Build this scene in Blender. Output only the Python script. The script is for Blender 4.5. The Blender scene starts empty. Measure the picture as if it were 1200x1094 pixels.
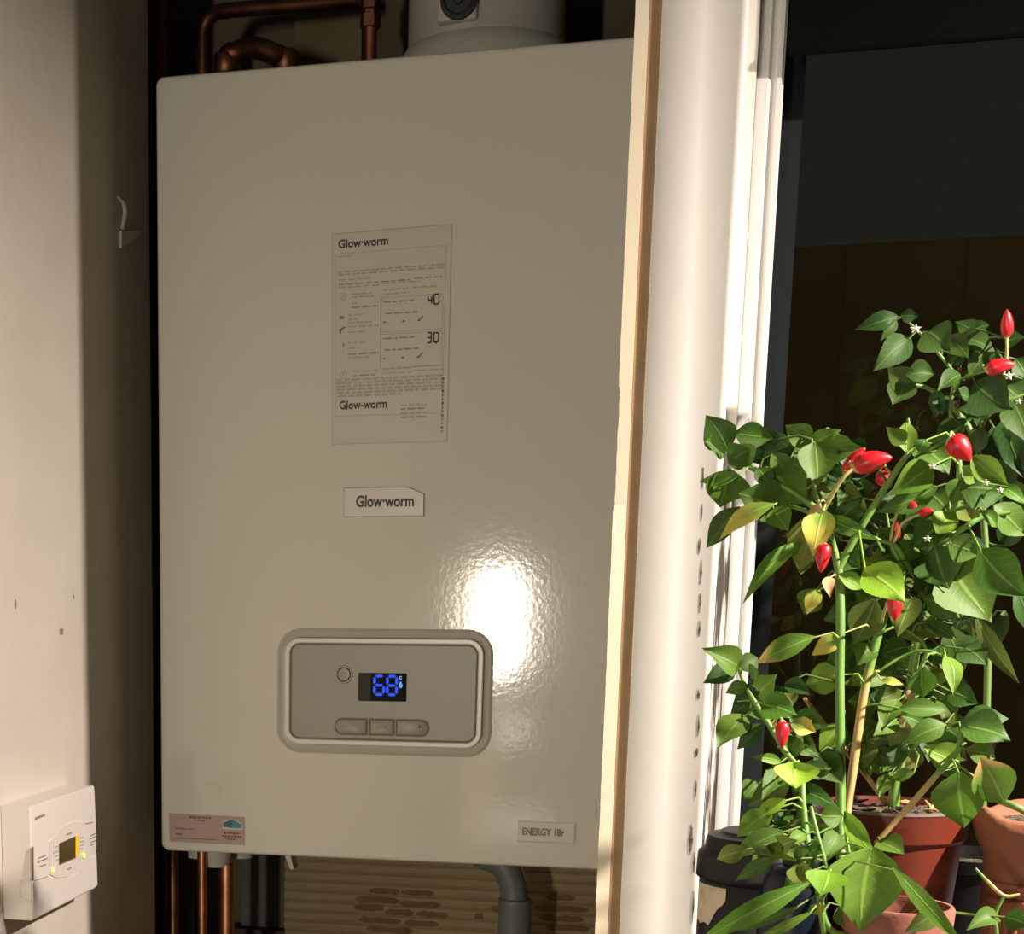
import bpy, bmesh, math, random
from mathutils import Vector, Matrix
from math import sin, cos, pi, radians

random.seed(7)
scene = bpy.context.scene
COL = scene.collection

# ------------------------------------------------------------------ camera
H = 1.5                                    # eye height above the floor
YAW, PITCH, FPX, CX, CY = .276869, .195759, 1968.55, 263.18, 1072.7
cam_data = bpy.data.cameras.new('camera')
cam = bpy.data.objects.new('camera', cam_data)
COL.objects.link(cam)
cam.location = (0, 0, H)
cam.rotation_euler = (pi / 2 - PITCH, 0, YAW)
cam_data.sensor_width = 36
cam_data.lens = FPX / 1200 * 36
cam_data.shift_x = (600 - CX) / 1200
cam_data.shift_y = (CY - 547) / 1200
cam_data.clip_start = .05
scene.camera = cam

# ------------------------------------------------------------------ world, lights, exposure
scene.view_settings.view_transform = 'Standard'
scene.view_settings.look = 'None'
scene.view_settings.exposure = 0
scene.view_settings.gamma = 1
scene.view_settings.use_curve_mapping = False
world = bpy.data.worlds.new('night')
scene.world = world
world.use_nodes = True
world.node_tree.nodes['Background'].inputs[0].default_value = (.0165, .0155, .0115, 1)
world.node_tree.nodes['Background'].inputs[1].default_value = 1.0


def area_light(name, loc, target, size, power, color, shape='DISK', sy=None):
    d = bpy.data.lights.new(name, 'AREA')
    d.shape = shape
    d.size = size
    if sy:
        d.size_y = sy
    d.energy = power
    d.color = color
    o = bpy.data.objects.new(name, d)
    COL.objects.link(o)
    o.location = (loc[0], loc[1], loc[2] + H)
    v = Vector(target) - Vector(loc)
    o.rotation_euler = v.to_track_quat('-Z', 'Y').to_euler()
    return o


# lamp fixed under the kitchen cupboard to the right of the window (out of frame)
area_light('under_cupboard_lamp', (.75, .941, .55), (.749, .941, -.6), .035, 55, (1, .88, .79))
# kitchen lamp behind the viewer: its mirror image is the bright patch on the boiler
area_light('kitchen_lamp', (-.527, -1.20, -.10), (-.35, 1.63, .0), .058, 15, (1, .93, .78), 'RECTANGLE', .22)
area_light('lamp_shade', (-.603, -1.22, -.065), (-.35, 1.63, .0), .085, .32, (1, .88, .50), 'RECTANGLE', .19)
# small unseen lights added only to make the faint glints low on the boiler
area_light('glint_light_upper', (-.49, -1.25, -.385), (-.35, 1.63, -.1), .09, .16, (1, .93, .85), 'RECTANGLE', .07)
area_light('glint_light_lower', (-.46, -1.25, -.63), (-.35, 1.63, -.1), .16, .12, (1, .95, .88), 'RECTANGLE', .07)
area_light('glint_light_yellow', (-.57, -1.25, -.57), (-.35, 1.63, -.1), .09, .12, (1, .86, .45), 'RECTANGLE', .28)
# unseen fill light added outside the window to brighten the backdrop fence
area_light('fence_fill_light', (1.2, 3.0, .8), (.8, 5.0, -.2), .4, 3.0, (1, .78, .40))

# ------------------------------------------------------------------ pixel <-> place
F3 = Vector((-sin(YAW) * cos(PITCH), cos(YAW) * cos(PITCH), -sin(PITCH)))
R3 = Vector((cos(YAW), sin(YAW), 0))
U3 = R3.cross(F3)


def P(px, py, Y):
    """measured point of the photograph at depth Y, relative to the eye"""
    d = F3 + R3 * ((px - CX) / FPX) - U3 * ((py - CY) / FPX)
    return d * (Y / d.y)


def PX(px, py, X):
    d = F3 + R3 * ((px - CX) / FPX) - U3 * ((py - CY) / FPX)
    return d * (X / d.x)


# ------------------------------------------------------------------ object helpers
ORG = {}


def empty(name, loc, label, cat, group=None):
    o = bpy.data.objects.new(name, None)
    COL.objects.link(o)
    o.empty_display_size = .05
    ORG[o] = Vector(loc)
    o.location = (loc[0], loc[1], loc[2] + H)
    o['label'] = label
    o['category'] = cat
    if group:
        o['group'] = group
    return o


def ob(name, verts, faces, mats, parent=None, smooth=False, fm=None, uvs=None, bevel=0, label=None, kind=None,
       autosm=None, flip=None):
    vs = [Vector(v) for v in verts]
    lo = Vector([min(v[i] for v in vs) for i in range(3)])
    hi = Vector([max(v[i] for v in vs) for i in range(3)])
    c = (lo + hi) / 2
    me = bpy.data.meshes.new(name)
    me.from_pydata([v - c for v in vs], [], faces)
    if not isinstance(mats, (list, tuple)):
        mats = [mats]
    for m in mats:
        me.materials.append(m)
    if fm:
        for p, i in zip(me.polygons, fm):
            p.material_index = i
    if uvs:
        ul = me.uv_layers.new(name='UVMap')
        for l in me.loops:
            ul.data[l.index].uv = uvs[l.vertex_index]
    if not uvs or flip:
        bm = bmesh.new()
        bm.from_mesh(me)
        bmesh.ops.recalc_face_normals(bm, faces=bm.faces)
        bm.to_mesh(me)
        bm.free()
    if smooth:
        me.shade_smooth()
        if autosm:
            me.set_sharp_from_angle(angle=radians(autosm))
    me.update()
    o = bpy.data.objects.new(name, me)
    COL.objects.link(o)
    ORG[o] = c
    if parent:
        o.parent = parent
        o.location = c - ORG[parent]
    else:
        o.location = (c.x, c.y, c.z + H)
    if bevel:
        b = o.modifiers.new('bevel', 'BEVEL')
        b.width = bevel
        b.segments = 3
        b.limit_method = 'ANGLE'
        me.shade_smooth()
        me.set_sharp_from_angle(angle=radians(50))
    if label:
        o['label'] = label
    if kind:
        o['kind'] = kind
    return o


def box_vf(x0, x1, y0, y1, z0, z1, n=0):
    v = [(x0, y0, z0), (x1, y0, z0), (x1, y1, z0), (x0, y1, z0), (x0, y0, z1), (x1, y0, z1), (x1, y1, z1), (x0, y1, z1)]
    f = [(0, 3, 2, 1), (4, 5, 6, 7), (0, 1, 5, 4), (1, 2, 6, 5), (2, 3, 7, 6), (3, 0, 4, 7)]
    return v, [tuple(i + n for i in q) for q in f]


def box(name, x0, x1, y0, y1, z0, z1, m, parent=None, bevel=0, label=None, kind=None):
    v, f = box_vf(x0, x1, y0, y1, z0, z1)
    return ob(name, v, f, m, parent, bevel=bevel, label=label, kind=kind)


def boxes(name, lst, m, parent=None, label=None, kind=None):
    V, Fc = [], []
    for b in lst:
        v, f = box_vf(*b, n=len(V))
        V += v
        Fc += f
    return ob(name, V, Fc, m, parent, label=label, kind=kind)


def tube_vf(pts, rads, seg=12, n0=0, caps=True):
    pts = [Vector(p) for p in pts]
    V, Fc = [], []
    up = None
    for i, p in enumerate(pts):
        a = pts[max(i - 1, 0)]
        b = pts[min(i + 1, len(pts) - 1)]
        t = (b - a).normalized()
        if up is None:
            up = Vector((0, 1, 0)) if abs(t.y) < .9 else Vector((1, 0, 0))
        u = (up - t * up.dot(t)).normalized()
        w = t.cross(u)
        up = u
        for k in range(seg):
            an = 2 * pi * k / seg
            V.append(p + (u * cos(an) + w * sin(an)) * rads[i])
    for i in range(len(pts) - 1):
        for k in range(seg):
            a = n0 + i * seg + k
            b = n0 + i * seg + (k + 1) % seg
            Fc.append((a, b, b + seg, a + seg))
    if caps:
        Fc.append(tuple(n0 + k for k in range(seg))[::-1])
        Fc.append(tuple(n0 + (len(pts) - 1) * seg + k for k in range(seg)))
    return V, Fc


def smooth_path(pts, n=5):
    """Catmull-Rom through 3-D points"""
    pts = [Vector(p) for p in pts]
    if len(pts) < 3:
        return pts
    out = []
    q = [pts[0] * 2 - pts[1]] + pts + [pts[-1] * 2 - pts[-2]]
    for i in range(1, len(q) - 2):
        for k in range(n):
            t = k / n
            p0, p1, p2, p3 = q[i - 1:i + 3]
            out.append(.5 * ((2 * p1) + (p2 - p0) * t + (2 * p0 - 5 * p1 + 4 * p2 - p3) * t * t +
                             (3 * p1 - p0 - 3 * p2 + p3) * t ** 3))
    out.append(pts[-1])
    return out


def tube(name, pts, r, m, parent=None, seg=16, n=6, label=None):
    sp = smooth_path(pts, n)
    if isinstance(r, (int, float)):
        rr = [r] * len(sp)
    else:
        rr = []
        for i in range(len(sp)):
            t = i / (len(sp) - 1) * (len(r) - 1)
            k = min(int(t), len(r) - 2)
            rr.append(r[k] + (r[k + 1] - r[k]) * (t - k))
    V, Fc = tube_vf(sp, rr, seg)
    return ob(name, V, Fc, m, parent, smooth=True, autosm=50, label=label)


def lathe(name, prof, c, m, parent=None, seg=40, label=None, fn=None, autosm=45, caps=True):
    """prof: (radius, z) list; c: centre"""
    V, Fc = [], []
    for (r, z) in prof:
        for k in range(seg):
            a = 2 * pi * k / seg
            rr, zz = (fn(r, z, a) if fn else (r, z))
            V.append((c[0] + rr * cos(a), c[1] + rr * sin(a), c[2] + zz))
    for i in range(len(prof) - 1):
        for k in range(seg):
            a = i * seg + k
            b = i * seg + (k + 1) % seg
            Fc.append((a, b, b + seg, a + seg))
    if caps and prof[0][0] > 1e-6:
        Fc.append(tuple(range(seg)))
    if caps and prof[-1][0] > 1e-6:
        Fc.append(tuple((len(prof) - 1) * seg + k for k in range(seg)))
    return ob(name, V, Fc, m, parent, smooth=True, autosm=autosm, label=label)


def rr_loop(x0, x1, z0, z1, r, seg=8):
    pts = []
    for (cx, cz, a0) in ((x1 - r, z1 - r, 0), (x0 + r, z1 - r, 90), (x0 + r, z0 + r, 180), (x1 - r, z0 + r, 270)):
        for k in range(seg + 1):
            a = radians(a0 + 90 * k / seg)
            pts.append((cx + r * cos(a), cz + r * sin(a)))
    return pts


def rr_loft(name, x0, x1, z0, z1, r, rings, m, parent=None, seg=8, label=None, fm=None, close=True, back=None):
    """rings: (inset, y). Rounded-rectangle rings facing -Y, closed by a face on the last one"""
    V, Fc, mi = [], [], []
    L = 4 * (seg + 1)
    for (ins, y) in rings:
        for (x, z) in rr_loop(x0 + ins, x1 - ins, z0 + ins, z1 - ins, max(r - ins, .0004), seg):
            V.append((x, y, z))
    for i in range(len(rings) - 1):
        for k in range(L):
            a = i * L + k
            b = i * L + (k + 1) % L
            Fc.append((a, b, b + L, a + L))
            mi.append(fm[i] if fm else 0)
    if close:
        Fc.append(tuple((len(rings) - 1) * L + k for k in range(L)))
        mi.append(fm[-1] if fm else 0)
    if back:
        Fc.append(tuple(range(L))[::-1])
        mi.append(0)
    return ob(name, V, Fc, m, parent, smooth=True, autosm=28, label=label, fm=mi)


def text(name, s, x, z, y, size, m, parent, width=None, off=0.0, ext=.0002, align='LEFT', rot=None, shear=0,
         label=None):
    """flat lettering lying on a face that looks to -Y; x,z = left end of the baseline"""
    cu = bpy.data.curves.new(name, 'FONT')
    cu.body = s
    cu.size = size
    cu.offset = off
    cu.extrude = 0
    cu.shear = shear
    cu.resolution_u = 3
    cu.align_x = align
    tmp = bpy.data.objects.new(name, cu)
    COL.objects.link(tmp)
    bpy.context.view_layer.update()
    me = bpy.data.meshes.new_from_object(tmp)
    bpy.data.objects.remove(tmp)
    vs = [v.co.copy() for v in me.vertices]
    fs = [tuple(p.vertices) for p in me.polygons]
    bpy.data.meshes.remove(me)
    if width:
        mx = max(v.x for v in vs)
        mn = min(v.x for v in vs)
        k = width / (mx - mn)
        for v in vs:
            v.x = (v.x - mn) * k
    if rot:
        V = [rot(v.x, v.y) for v in vs]
    else:
        V = [(x + v.x, y, z + v.y) for v in vs]
    return ob(name, V, fs, m, parent, label=label)


# ------------------------------------------------------------------ materials
def mat(name, col, rough=.5, metal=0, noise=None, bump=None, spec=.5, coat=0, emit=None, trans=0):
    """noise = (scale, colour2, low, high); bump = (scale, strength, distance)"""
    m = bpy.data.materials.new(name)
    m.use_nodes = True
    nt = m.node_tree
    b = nt.nodes['Principled BSDF']
    b.inputs['Base Color'].default_value = (*col, 1)
    b.inputs['Roughness'].default_value = rough
    b.inputs['Metallic'].default_value = metal
    b.inputs['Specular IOR Level'].default_value = spec
    b.inputs['Coat Weight'].default_value = coat
    if trans:
        b.inputs['Subsurface Weight'].default_value = 0
    tc = nt.nodes.new('ShaderNodeTexCoord')
    if noise:
        n = nt.nodes.new('ShaderNodeTexNoise')
        n.inputs['Scale'].default_value = noise[0]
        n.inputs['Detail'].default_value = 5
        r = nt.nodes.new('ShaderNodeValToRGB')
        r.color_ramp.elements[0].position = noise[2]
        r.color_ramp.elements[0].color = (*noise[1], 1)
        r.color_ramp.elements[1].position = noise[3]
        r.color_ramp.elements[1].color = (*col, 1)
        nt.links.new(tc.outputs['Object'], n.inputs['Vector'])
        nt.links.new(n.outputs['Fac'], r.inputs['Fac'])
        nt.links.new(r.outputs['Color'], b.inputs['Base Color'])
    if bump:
        n2 = nt.nodes.new('ShaderNodeTexNoise')
        n2.inputs['Scale'].default_value = bump[0]
        n2.inputs['Detail'].default_value = 3
        bp = nt.nodes.new('ShaderNodeBump')
        bp.inputs['Strength'].default_value = bump[1]
        bp.inputs['Distance'].default_value = bump[2]
        nt.links.new(tc.outputs['Object'], n2.inputs['Vector'])
        nt.links.new(n2.outputs['Fac'], bp.inputs['Height'])
        nt.links.new(bp.outputs['Normal'], b.inputs['Normal'])
        if coat:
            nt.links.new(bp.outputs['Normal'], b.inputs['Coat Normal'])
    if emit:
        b.inputs['Emission Color'].default_value = (*emit[0], 1)
        b.inputs['Emission Strength'].default_value = emit[1]
    return m


M = {}
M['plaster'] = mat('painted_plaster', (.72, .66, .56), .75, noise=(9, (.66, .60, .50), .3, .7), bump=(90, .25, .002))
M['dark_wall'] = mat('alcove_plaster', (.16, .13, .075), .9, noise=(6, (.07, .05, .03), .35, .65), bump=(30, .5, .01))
M['grey_wall'] = mat('grey_plaster', (.13, .13, .11), .9, noise=(8, (.09, .09, .07), .35, .65), bump=(60, .3, .004))
M['white_gloss'] = mat('white_gloss_paint', (.86, .83, .77), .6, bump=(25, .15, .002))
M['cream_edge'] = mat('cream_paint', (.80, .70, .52), .5, bump=(60, .2, .002))
M['bare_wood'] = mat('bare_wood', (.36, .235, .13), .7, noise=(30, (.28, .18, .10), .3, .7))
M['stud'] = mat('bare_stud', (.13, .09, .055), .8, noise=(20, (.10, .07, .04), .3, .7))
M['upvc'] = mat('white_window_plastic', (.60, .585, .56), .4)
M['boiler'] = mat('white_enamel', (.74, .71, .61), .075, bump=(200, .035, .0014))
M['panel'] = mat('control_panel_plastic', (.315, .285, .22), .38, bump=(500, .06, .001))
M['ring'] = mat('light_panel_ring', (.80, .76, .66), .3)
M['groove'] = mat('dark_groove', (.16, .14, .105), .5)
M['surround'] = mat('panel_surround', (.50, .465, .385), .3)
M['button'] = mat('button_plastic', (.35, .32, .25), .4)
M['screen'] = mat('black_screen', (.005, .005, .006), .5, spec=.1)
M['screen_idle'] = mat('unlit_screen_part', (.05, .048, .04), .5, spec=.1)
M['led'] = mat('blue_segments', (.02, .03, .2), .4, emit=((.035, .10, 1), 1.0), spec=0)
M['led_pale'] = mat('pale_blue_icons', (.02, .05, .2), .4, emit=((.12, .38, .85), .8))
M['ink'] = mat('black_ink', (.045, .038, .026), .5)
M['ink_grey'] = mat('grey_ink', (.40, .37, .29), .5)
M['ink_mid'] = mat('mid_grey_ink', (.22, .195, .15), .5)
M['film'] = mat('clear_sticker_film', (.64, .60, .505), .45)
M['film_edge'] = mat('sticker_edge', (.50, .46, .37), .5)
M['plate'] = mat('clear_name_plate', (.655, .62, .525), .3)
M['pink'] = mat('pink_sticker', (.50, .335, .30), .5, noise=(120, (.46, .31, .28), .3, .7))
M['ink_red'] = mat('dark_red_ink', (.13, .05, .05), .5)
M['teal'] = mat('teal_ink', (.045, .26, .31), .5)
M['teal_dark'] = mat('dark_teal_ink', (.02, .12, .17), .5)
M['label_white'] = mat('white_label', (.62, .60, .54), .5)
M['copper'] = mat('copper', (.80, .36, .20), .38, 1, noise=(25, (.45, .20, .12), .3, .65))
M['copper_dark'] = mat('dark_copper', (.30, .13, .075), .5, 1, noise=(18, (.12, .055, .03), .35, .65))
M['copper_old'] = mat('tarnished_copper', (.42, .20, .10), .45, 1, noise=(18, (.16, .08, .04), .35, .65))
M['fitting'] = mat('pale_plastic_fitting', (.62, .60, .52), .45)
M['flue'] = mat('flue_white', (.55, .53, .47), .45, bump=(120, .1, .001))
M['rubber'] = mat('black_rubber', (.03, .032, .03), .6)
M['grey_pipe'] = mat('grey_waste_pipe', (.16, .17, .165), .45)
M['card'] = mat('tan_board', (.40, .31, .17), .85, noise=(14, (.34, .25, .13), .3, .7), bump=(60, .3, .003))
M['card_print'] = mat('brown_print', (.17, .085, .035), .85, noise=(70, (.23, .13, .06), .35, .65))
M['dark_wood'] = mat('dark_timber', (.055, .03, .018), .7, noise=(20, (.03, .018, .01), .3, .7))
M['box_white'] = mat('controller_plastic', (.80, .745, .67), .45)
M['box_line'] = mat('controller_seam', (.20, .14, .10), .6)
M['box_print'] = mat('controller_print', (.40, .35, .30), .6)
M['amber'] = mat('amber_backlight', (.5, .3, .01), .4, emit=((1, .62, .02), .55))
M['lcd'] = mat('dark_lcd', (.085, .06, .015), .25)
M['lamp_spot'] = mat('green_indicator', (.6, .7, .2), .4, emit=((.9, .95, .3), .5))
M['blind'] = mat('black_blind', (.0025, .0025, .002), .95, spec=.05)
M['bead'] = mat('grey_glazing_bead', (.012, .015, .014), .95, spec=.1)
M['fence'] = mat('backdrop_fence', (.20, .15, .07), .9, noise=(3, (.14, .10, .05), .3, .7))
M['stone_sill'] = mat('sill_paint', (.16, .16, .14), .5, noise=(20, (.11, .11, .10), .3, .7))
M['worktop'] = mat('worktop', (.13, .10, .075), .5, noise=(40, (.10, .08, .06), .3, .7))
M['floor'] = mat('floor_tiles', (.10, .085, .07), .6, noise=(5, (.07, .06, .05), .3, .7))
M['red_pot'] = mat('red_plastic', (.155, .021, .006), .5, noise=(14, (.13, .017, .005), .3, .7), bump=(60, .12, .002))
M['terra'] = mat('terracotta', (.32, .115, .055), .8, noise=(22, (.25, .085, .04), .3, .7), bump=(70, .5, .003))
M['terra_pink'] = mat('pale_terracotta', (.34, .125, .085), .8, noise=(22, (.27, .09, .06), .3, .7), bump=(70, .4, .003))
M['soil'] = mat('soil', (.045, .03, .018), .95, noise=(140, (.10, .075, .045), .45, .62), bump=(160, 1, .01))
M['black_plastic'] = mat('black_plastic', (.007, .007, .008), .45, spec=.3, bump=(90, .15, .001))
M['blue_black'] = mat('blue_black_plastic', (.006, .010, .020), .35, spec=.35)
M['jar_label'] = mat('cream_jar_label', (.62, .50, .36), .7, noise=(60, (.45, .34, .24), .35, .5))
M['chilli'] = mat('red_chilli', (.60, .014, .022), .38, coat=.08, noise=(30, (.62, .006, .010), .3, .7))
M['chilli_dark'] = mat('deep_red_chilli', (.40, .012, .014), .3)
M['calyx'] = mat('calyx', (.50, .45, .16), .5)
M['flower'] = mat('white_petal', (.80, .80, .62), .5)
M['dry'] = mat('dried_leaf', (.62, .36, .18), .7)
M['stem'] = mat('green_stem', (.125, .27, .035), .5, noise=(30, (.17, .32, .05), .3, .7))
M['stem_dark'] = mat('dull_green_stem', (.13, .22, .045), .55)
M['stem_tan'] = mat('woody_stem', (.52, .34, .13), .65, noise=(60, (.36, .25, .09), .35, .6))
M['shade_glow'] = mat('lamp_shade_glow', (.6, .5, .3), .6, emit=((1, .80, .42), 1.6))


def stem_mix(name, split_tan_below=.5):
    m = mat(name, (.17, .36, .05), .5)
    nt = m.node_tree
    b = nt.nodes['Principled BSDF']
    tc = [n for n in nt.nodes if n.type == 'TEX_COORD'][0]
    sp = nt.nodes.new('ShaderNodeSeparateXYZ')
    nt.links.new(tc.outputs['Generated'], sp.inputs[0])
    no = nt.nodes.new('ShaderNodeTexNoise')
    no.inputs['Scale'].default_value = 9
    nt.links.new(tc.outputs['Generated'], no.inputs['Vector'])
    ad = nt.nodes.new('ShaderNodeMath')
    ad.operation = 'MULTIPLY_ADD'
    ad.inputs[1].default_value = .3
    nt.links.new(no.outputs['Fac'], ad.inputs[0])
    nt.links.new(sp.outputs['Z'], ad.inputs[2])
    r = nt.nodes.new('ShaderNodeValToRGB')
    r.color_ramp.elements[0].position = split_tan_below + .10
    r.color_ramp.elements[0].color = (.55, .36, .13, 1)
    r.color_ramp.elements[1].position = split_tan_below + .26
    r.color_ramp.elements[1].color = (.13, .28, .04, 1)
    nt.links.new(ad.outputs[0], r.inputs[0])
    nt.links.new(r.outputs[0], b.inputs['Base Color'])
    return m


M['stem_mix'] = stem_mix('stem_woody_to_green', .55)


def leaf_mat(name, col, vein, tipcol=None, tip_at=2.0):
    m = bpy.data.materials.new(name)
    m.use_nodes = True
    nt = m.node_tree
    N, Lk = nt.nodes, nt.links
    b = N['Principled BSDF']
    out = N['Material Output']
    uv = N.new('ShaderNodeTexCoord')
    sep = N.new('ShaderNodeSeparateXYZ')
    Lk.new(uv.outputs['UV'], sep.inputs[0])
    oi = N.new('ShaderNodeObjectInfo')
    # distance from the midrib
    s = N.new('ShaderNodeMath'); s.operation = 'SUBTRACT'; s.inputs[1].default_value = .5
    Lk.new(sep.outputs['X'], s.inputs[0])
    a = N.new('ShaderNodeMath'); a.operation = 'ABSOLUTE'
    Lk.new(s.outputs[0], a.inputs[0])
    rib = N.new('ShaderNodeValToRGB')
    rib.color_ramp.elements[0].position = .012
    rib.color_ramp.elements[0].color = (.65, .65, .65, 1)
    rib.color_ramp.elements[1].position = .045
    rib.color_ramp.elements[1].color = (0, 0, 0, 1)
    Lk.new(a.outputs[0], rib.inputs[0])
    # side veins
    w = N.new('ShaderNodeMath'); w.operation = 'MULTIPLY_ADD'; w.inputs[1].default_value = -.55
    Lk.new(a.outputs[0], w.inputs[0]); Lk.new(sep.outputs['Y'], w.inputs[2])
    w2 = N.new('ShaderNodeMath'); w2.operation = 'MULTIPLY'; w2.inputs[1].default_value = 44
    Lk.new(w.outputs[0], w2.inputs[0])
    w3 = N.new('ShaderNodeMath'); w3.operation = 'SINE'
    Lk.new(w2.outputs[0], w3.inputs[0])
    vr = N.new('ShaderNodeValToRGB')
    vr.color_ramp.elements[0].position = .86
    vr.color_ramp.elements[0].color = (0, 0, 0, 1)
    vr.color_ramp.elements[1].position = 1
    vr.color_ramp.elements[1].color = (.14, .14, .14, 1)
    Lk.new(w3.outputs[0], vr.inputs[0])
    mx = N.new('ShaderNodeMath'); mx.operation = 'MAXIMUM'
    Lk.new(rib.outputs[0], mx.inputs[0]); Lk.new(vr.outputs[0], mx.inputs[1])
    # mottling
    no = N.new('ShaderNodeTexNoise'); no.inputs['Scale'].default_value = 60; no.inputs['Detail'].default_value = 3
    Lk.new(uv.outputs['Object'], no.inputs['Vector'])
    hs = N.new('ShaderNodeHueSaturation')
    hs.inputs['Color'].default_value = (*col, 1)
    va = N.new('ShaderNodeMath'); va.operation = 'MULTIPLY_ADD'; va.inputs[1].default_value = .55; va.inputs[2].default_value = .48
    Lk.new(oi.outputs['Random'], va.inputs[0])
    vb = N.new('ShaderNodeMath'); vb.operation = 'MULTIPLY_ADD'; vb.inputs[1].default_value = .5
    Lk.new(no.outputs['Fac'], vb.inputs[0]); Lk.new(va.outputs[0], vb.inputs[2])
    Lk.new(vb.outputs[0], hs.inputs['Value'])
    hv = N.new('ShaderNodeMath'); hv.operation = 'MULTIPLY_ADD'; hv.inputs[1].default_value = -.035; hv.inputs[2].default_value = .515
    Lk.new(oi.outputs['Random'], hv.inputs[0]); Lk.new(hv.outputs[0], hs.inputs['Hue'])
    cur = hs.outputs[0]
    if tipcol:
        tr = N.new('ShaderNodeValToRGB')
        tr.color_ramp.elements[0].position = tip_at
        tr.color_ramp.elements[0].color = (0, 0, 0, 1)
        tr.color_ramp.elements[1].position = min(tip_at + .25, 1)
        tr.color_ramp.elements[1].color = (1, 1, 1, 1)
        ya = N.new('ShaderNodeMath'); ya.operation = 'MULTIPLY_ADD'; ya.inputs[1].default_value = .5
        Lk.new(a.outputs[0], ya.inputs[0]); Lk.new(sep.outputs['Y'], ya.inputs[2])
        Lk.new(ya.outputs[0], tr.inputs[0])
        m0 = N.new('ShaderNodeMix'); m0.data_type = 'RGBA'
        Lk.new(tr.outputs[0], m0.inputs['Factor']); Lk.new(cur, m0.inputs['A'])
        m0.inputs['B'].default_value = (*tipcol, 1)
        cur = m0.outputs['Result']
    mi = N.new('ShaderNodeMix'); mi.data_type = 'RGBA'
    Lk.new(mx.outputs[0], mi.inputs['Factor']); Lk.new(cur, mi.inputs['A'])
    mi.inputs['B'].default_value = (*vein, 1)
    Lk.new(mi.outputs['Result'], b.inputs['Base Color'])
    b.inputs['Roughness'].default_value = .52
    b.inputs['Specular IOR Level'].default_value = .28
    bp = N.new('ShaderNodeBump'); bp.inputs['Strength'].default_value = .35; bp.inputs['Distance'].default_value = .001
    Lk.new(mx.outputs[0], bp.inputs['Height']); Lk.new(bp.outputs[0], b.inputs['Normal'])
    tl = N.new('ShaderNodeBsdfTranslucent')
    Lk.new(mi.outputs['Result'], tl.inputs['Color'])
    ms = N.new('ShaderNodeMixShader'); ms.inputs[0].default_value = .28
    Lk.new(b.outputs[0], ms.inputs[1]); Lk.new(tl.outputs[0], ms.inputs[2])
    Lk.new(ms.outputs[0], out.inputs['Surface'])
    return m


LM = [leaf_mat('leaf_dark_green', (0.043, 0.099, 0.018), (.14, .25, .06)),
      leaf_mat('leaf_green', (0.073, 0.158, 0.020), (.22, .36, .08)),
      leaf_mat('leaf_fresh_green', (0.122, 0.252, 0.025), (.32, .50, .10)),
      leaf_mat('leaf_lime', (0.232, 0.448, 0.032), (.42, .62, .12)),
      leaf_mat('leaf_yellowing', (.24, .40, .05), (.6, .6, .2), (.66, .58, .10), .35),
      leaf_mat('leaf_olive', (0.119, 0.164, 0.028), (.26, .34, .10)),
      leaf_mat('leaf_brown_tip', (.16, .30, .035), (.4, .5, .15), (.55, .36, .12), .72)]


def mould_mat():
    """white paint with long black mould streaks, denser lower down"""
    m = mat('mouldy_sealant', (.74, .71, .64), .6)
    nt = m.node_tree
    b = nt.nodes['Principled BSDF']
    tc = [n for n in nt.nodes if n.type == 'TEX_COORD'][0]
    mp = nt.nodes.new('ShaderNodeMapping')
    mp.inputs['Scale'].default_value = (170, 60, 9)
    nt.links.new(tc.outputs['Object'], mp.inputs[0])
    n = nt.nodes.new('ShaderNodeTexNoise')
    n.inputs['Scale'].default_value = 1
    n.inputs['Detail'].default_value = 4
    nt.links.new(mp.outputs[0], n.inputs['Vector'])
    sp = nt.nodes.new('ShaderNodeSeparateXYZ')
    nt.links.new(tc.outputs['Object'], sp.inputs[0])
    ma = nt.nodes.new('ShaderNodeMapRange')
    ma.inputs['From Min'].default_value = -.10
    ma.inputs['From Max'].default_value = -.01
    ma.inputs['To Min'].default_value = .0
    ma.inputs['To Max'].default_value = -.3
    nt.links.new(sp.outputs['Z'], ma.inputs['Value'])
    ad = nt.nodes.new('ShaderNodeMath')
    nt.links.new(n.outputs['Fac'], ad.inputs[0])
    nt.links.new(ma.outputs[0], ad.inputs[1])
    r = nt.nodes.new('ShaderNodeValToRGB')
    r.color_ramp.elements[0].position = .45
    r.color_ramp.elements[0].color = (.74, .71, .64, 1)
    r.color_ramp.elements[1].position = .52
    r.color_ramp.elements[1].color = (.06, .05, .04, 1)
    nt.links.new(ad.outputs[0], r.inputs[0])
    nt.links.new(r.outputs[0], b.inputs['Base Color'])
    return m


M['mould'] = mould_mat()


def glass_mat():
    m = bpy.data.materials.new('window_glass')
    m.use_nodes = True
    nt = m.node_tree
    nt.nodes.remove(nt.nodes['Principled BSDF'])
    t = nt.nodes.new('ShaderNodeBsdfTransparent')
    t.inputs[0].default_value = (.9, .92, .9, 1)
    g = nt.nodes.new('ShaderNodeBsdfGlossy')
    g.inputs['Roughness'].default_value = .02
    f = nt.nodes.new('ShaderNodeFresnel')
    f.inputs[0].default_value = 1.5
    mx = nt.nodes.new('ShaderNodeMixShader')
    nt.links.new(f.outputs[0], mx.inputs[0])
    nt.links.new(t.outputs[0], mx.inputs[1])
    nt.links.new(g.outputs[0], mx.inputs[2])
    nt.links.new(mx.outputs[0], nt.nodes['Material Output'].inputs['Surface'])
    return m


M['glass'] = glass_mat()

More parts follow.
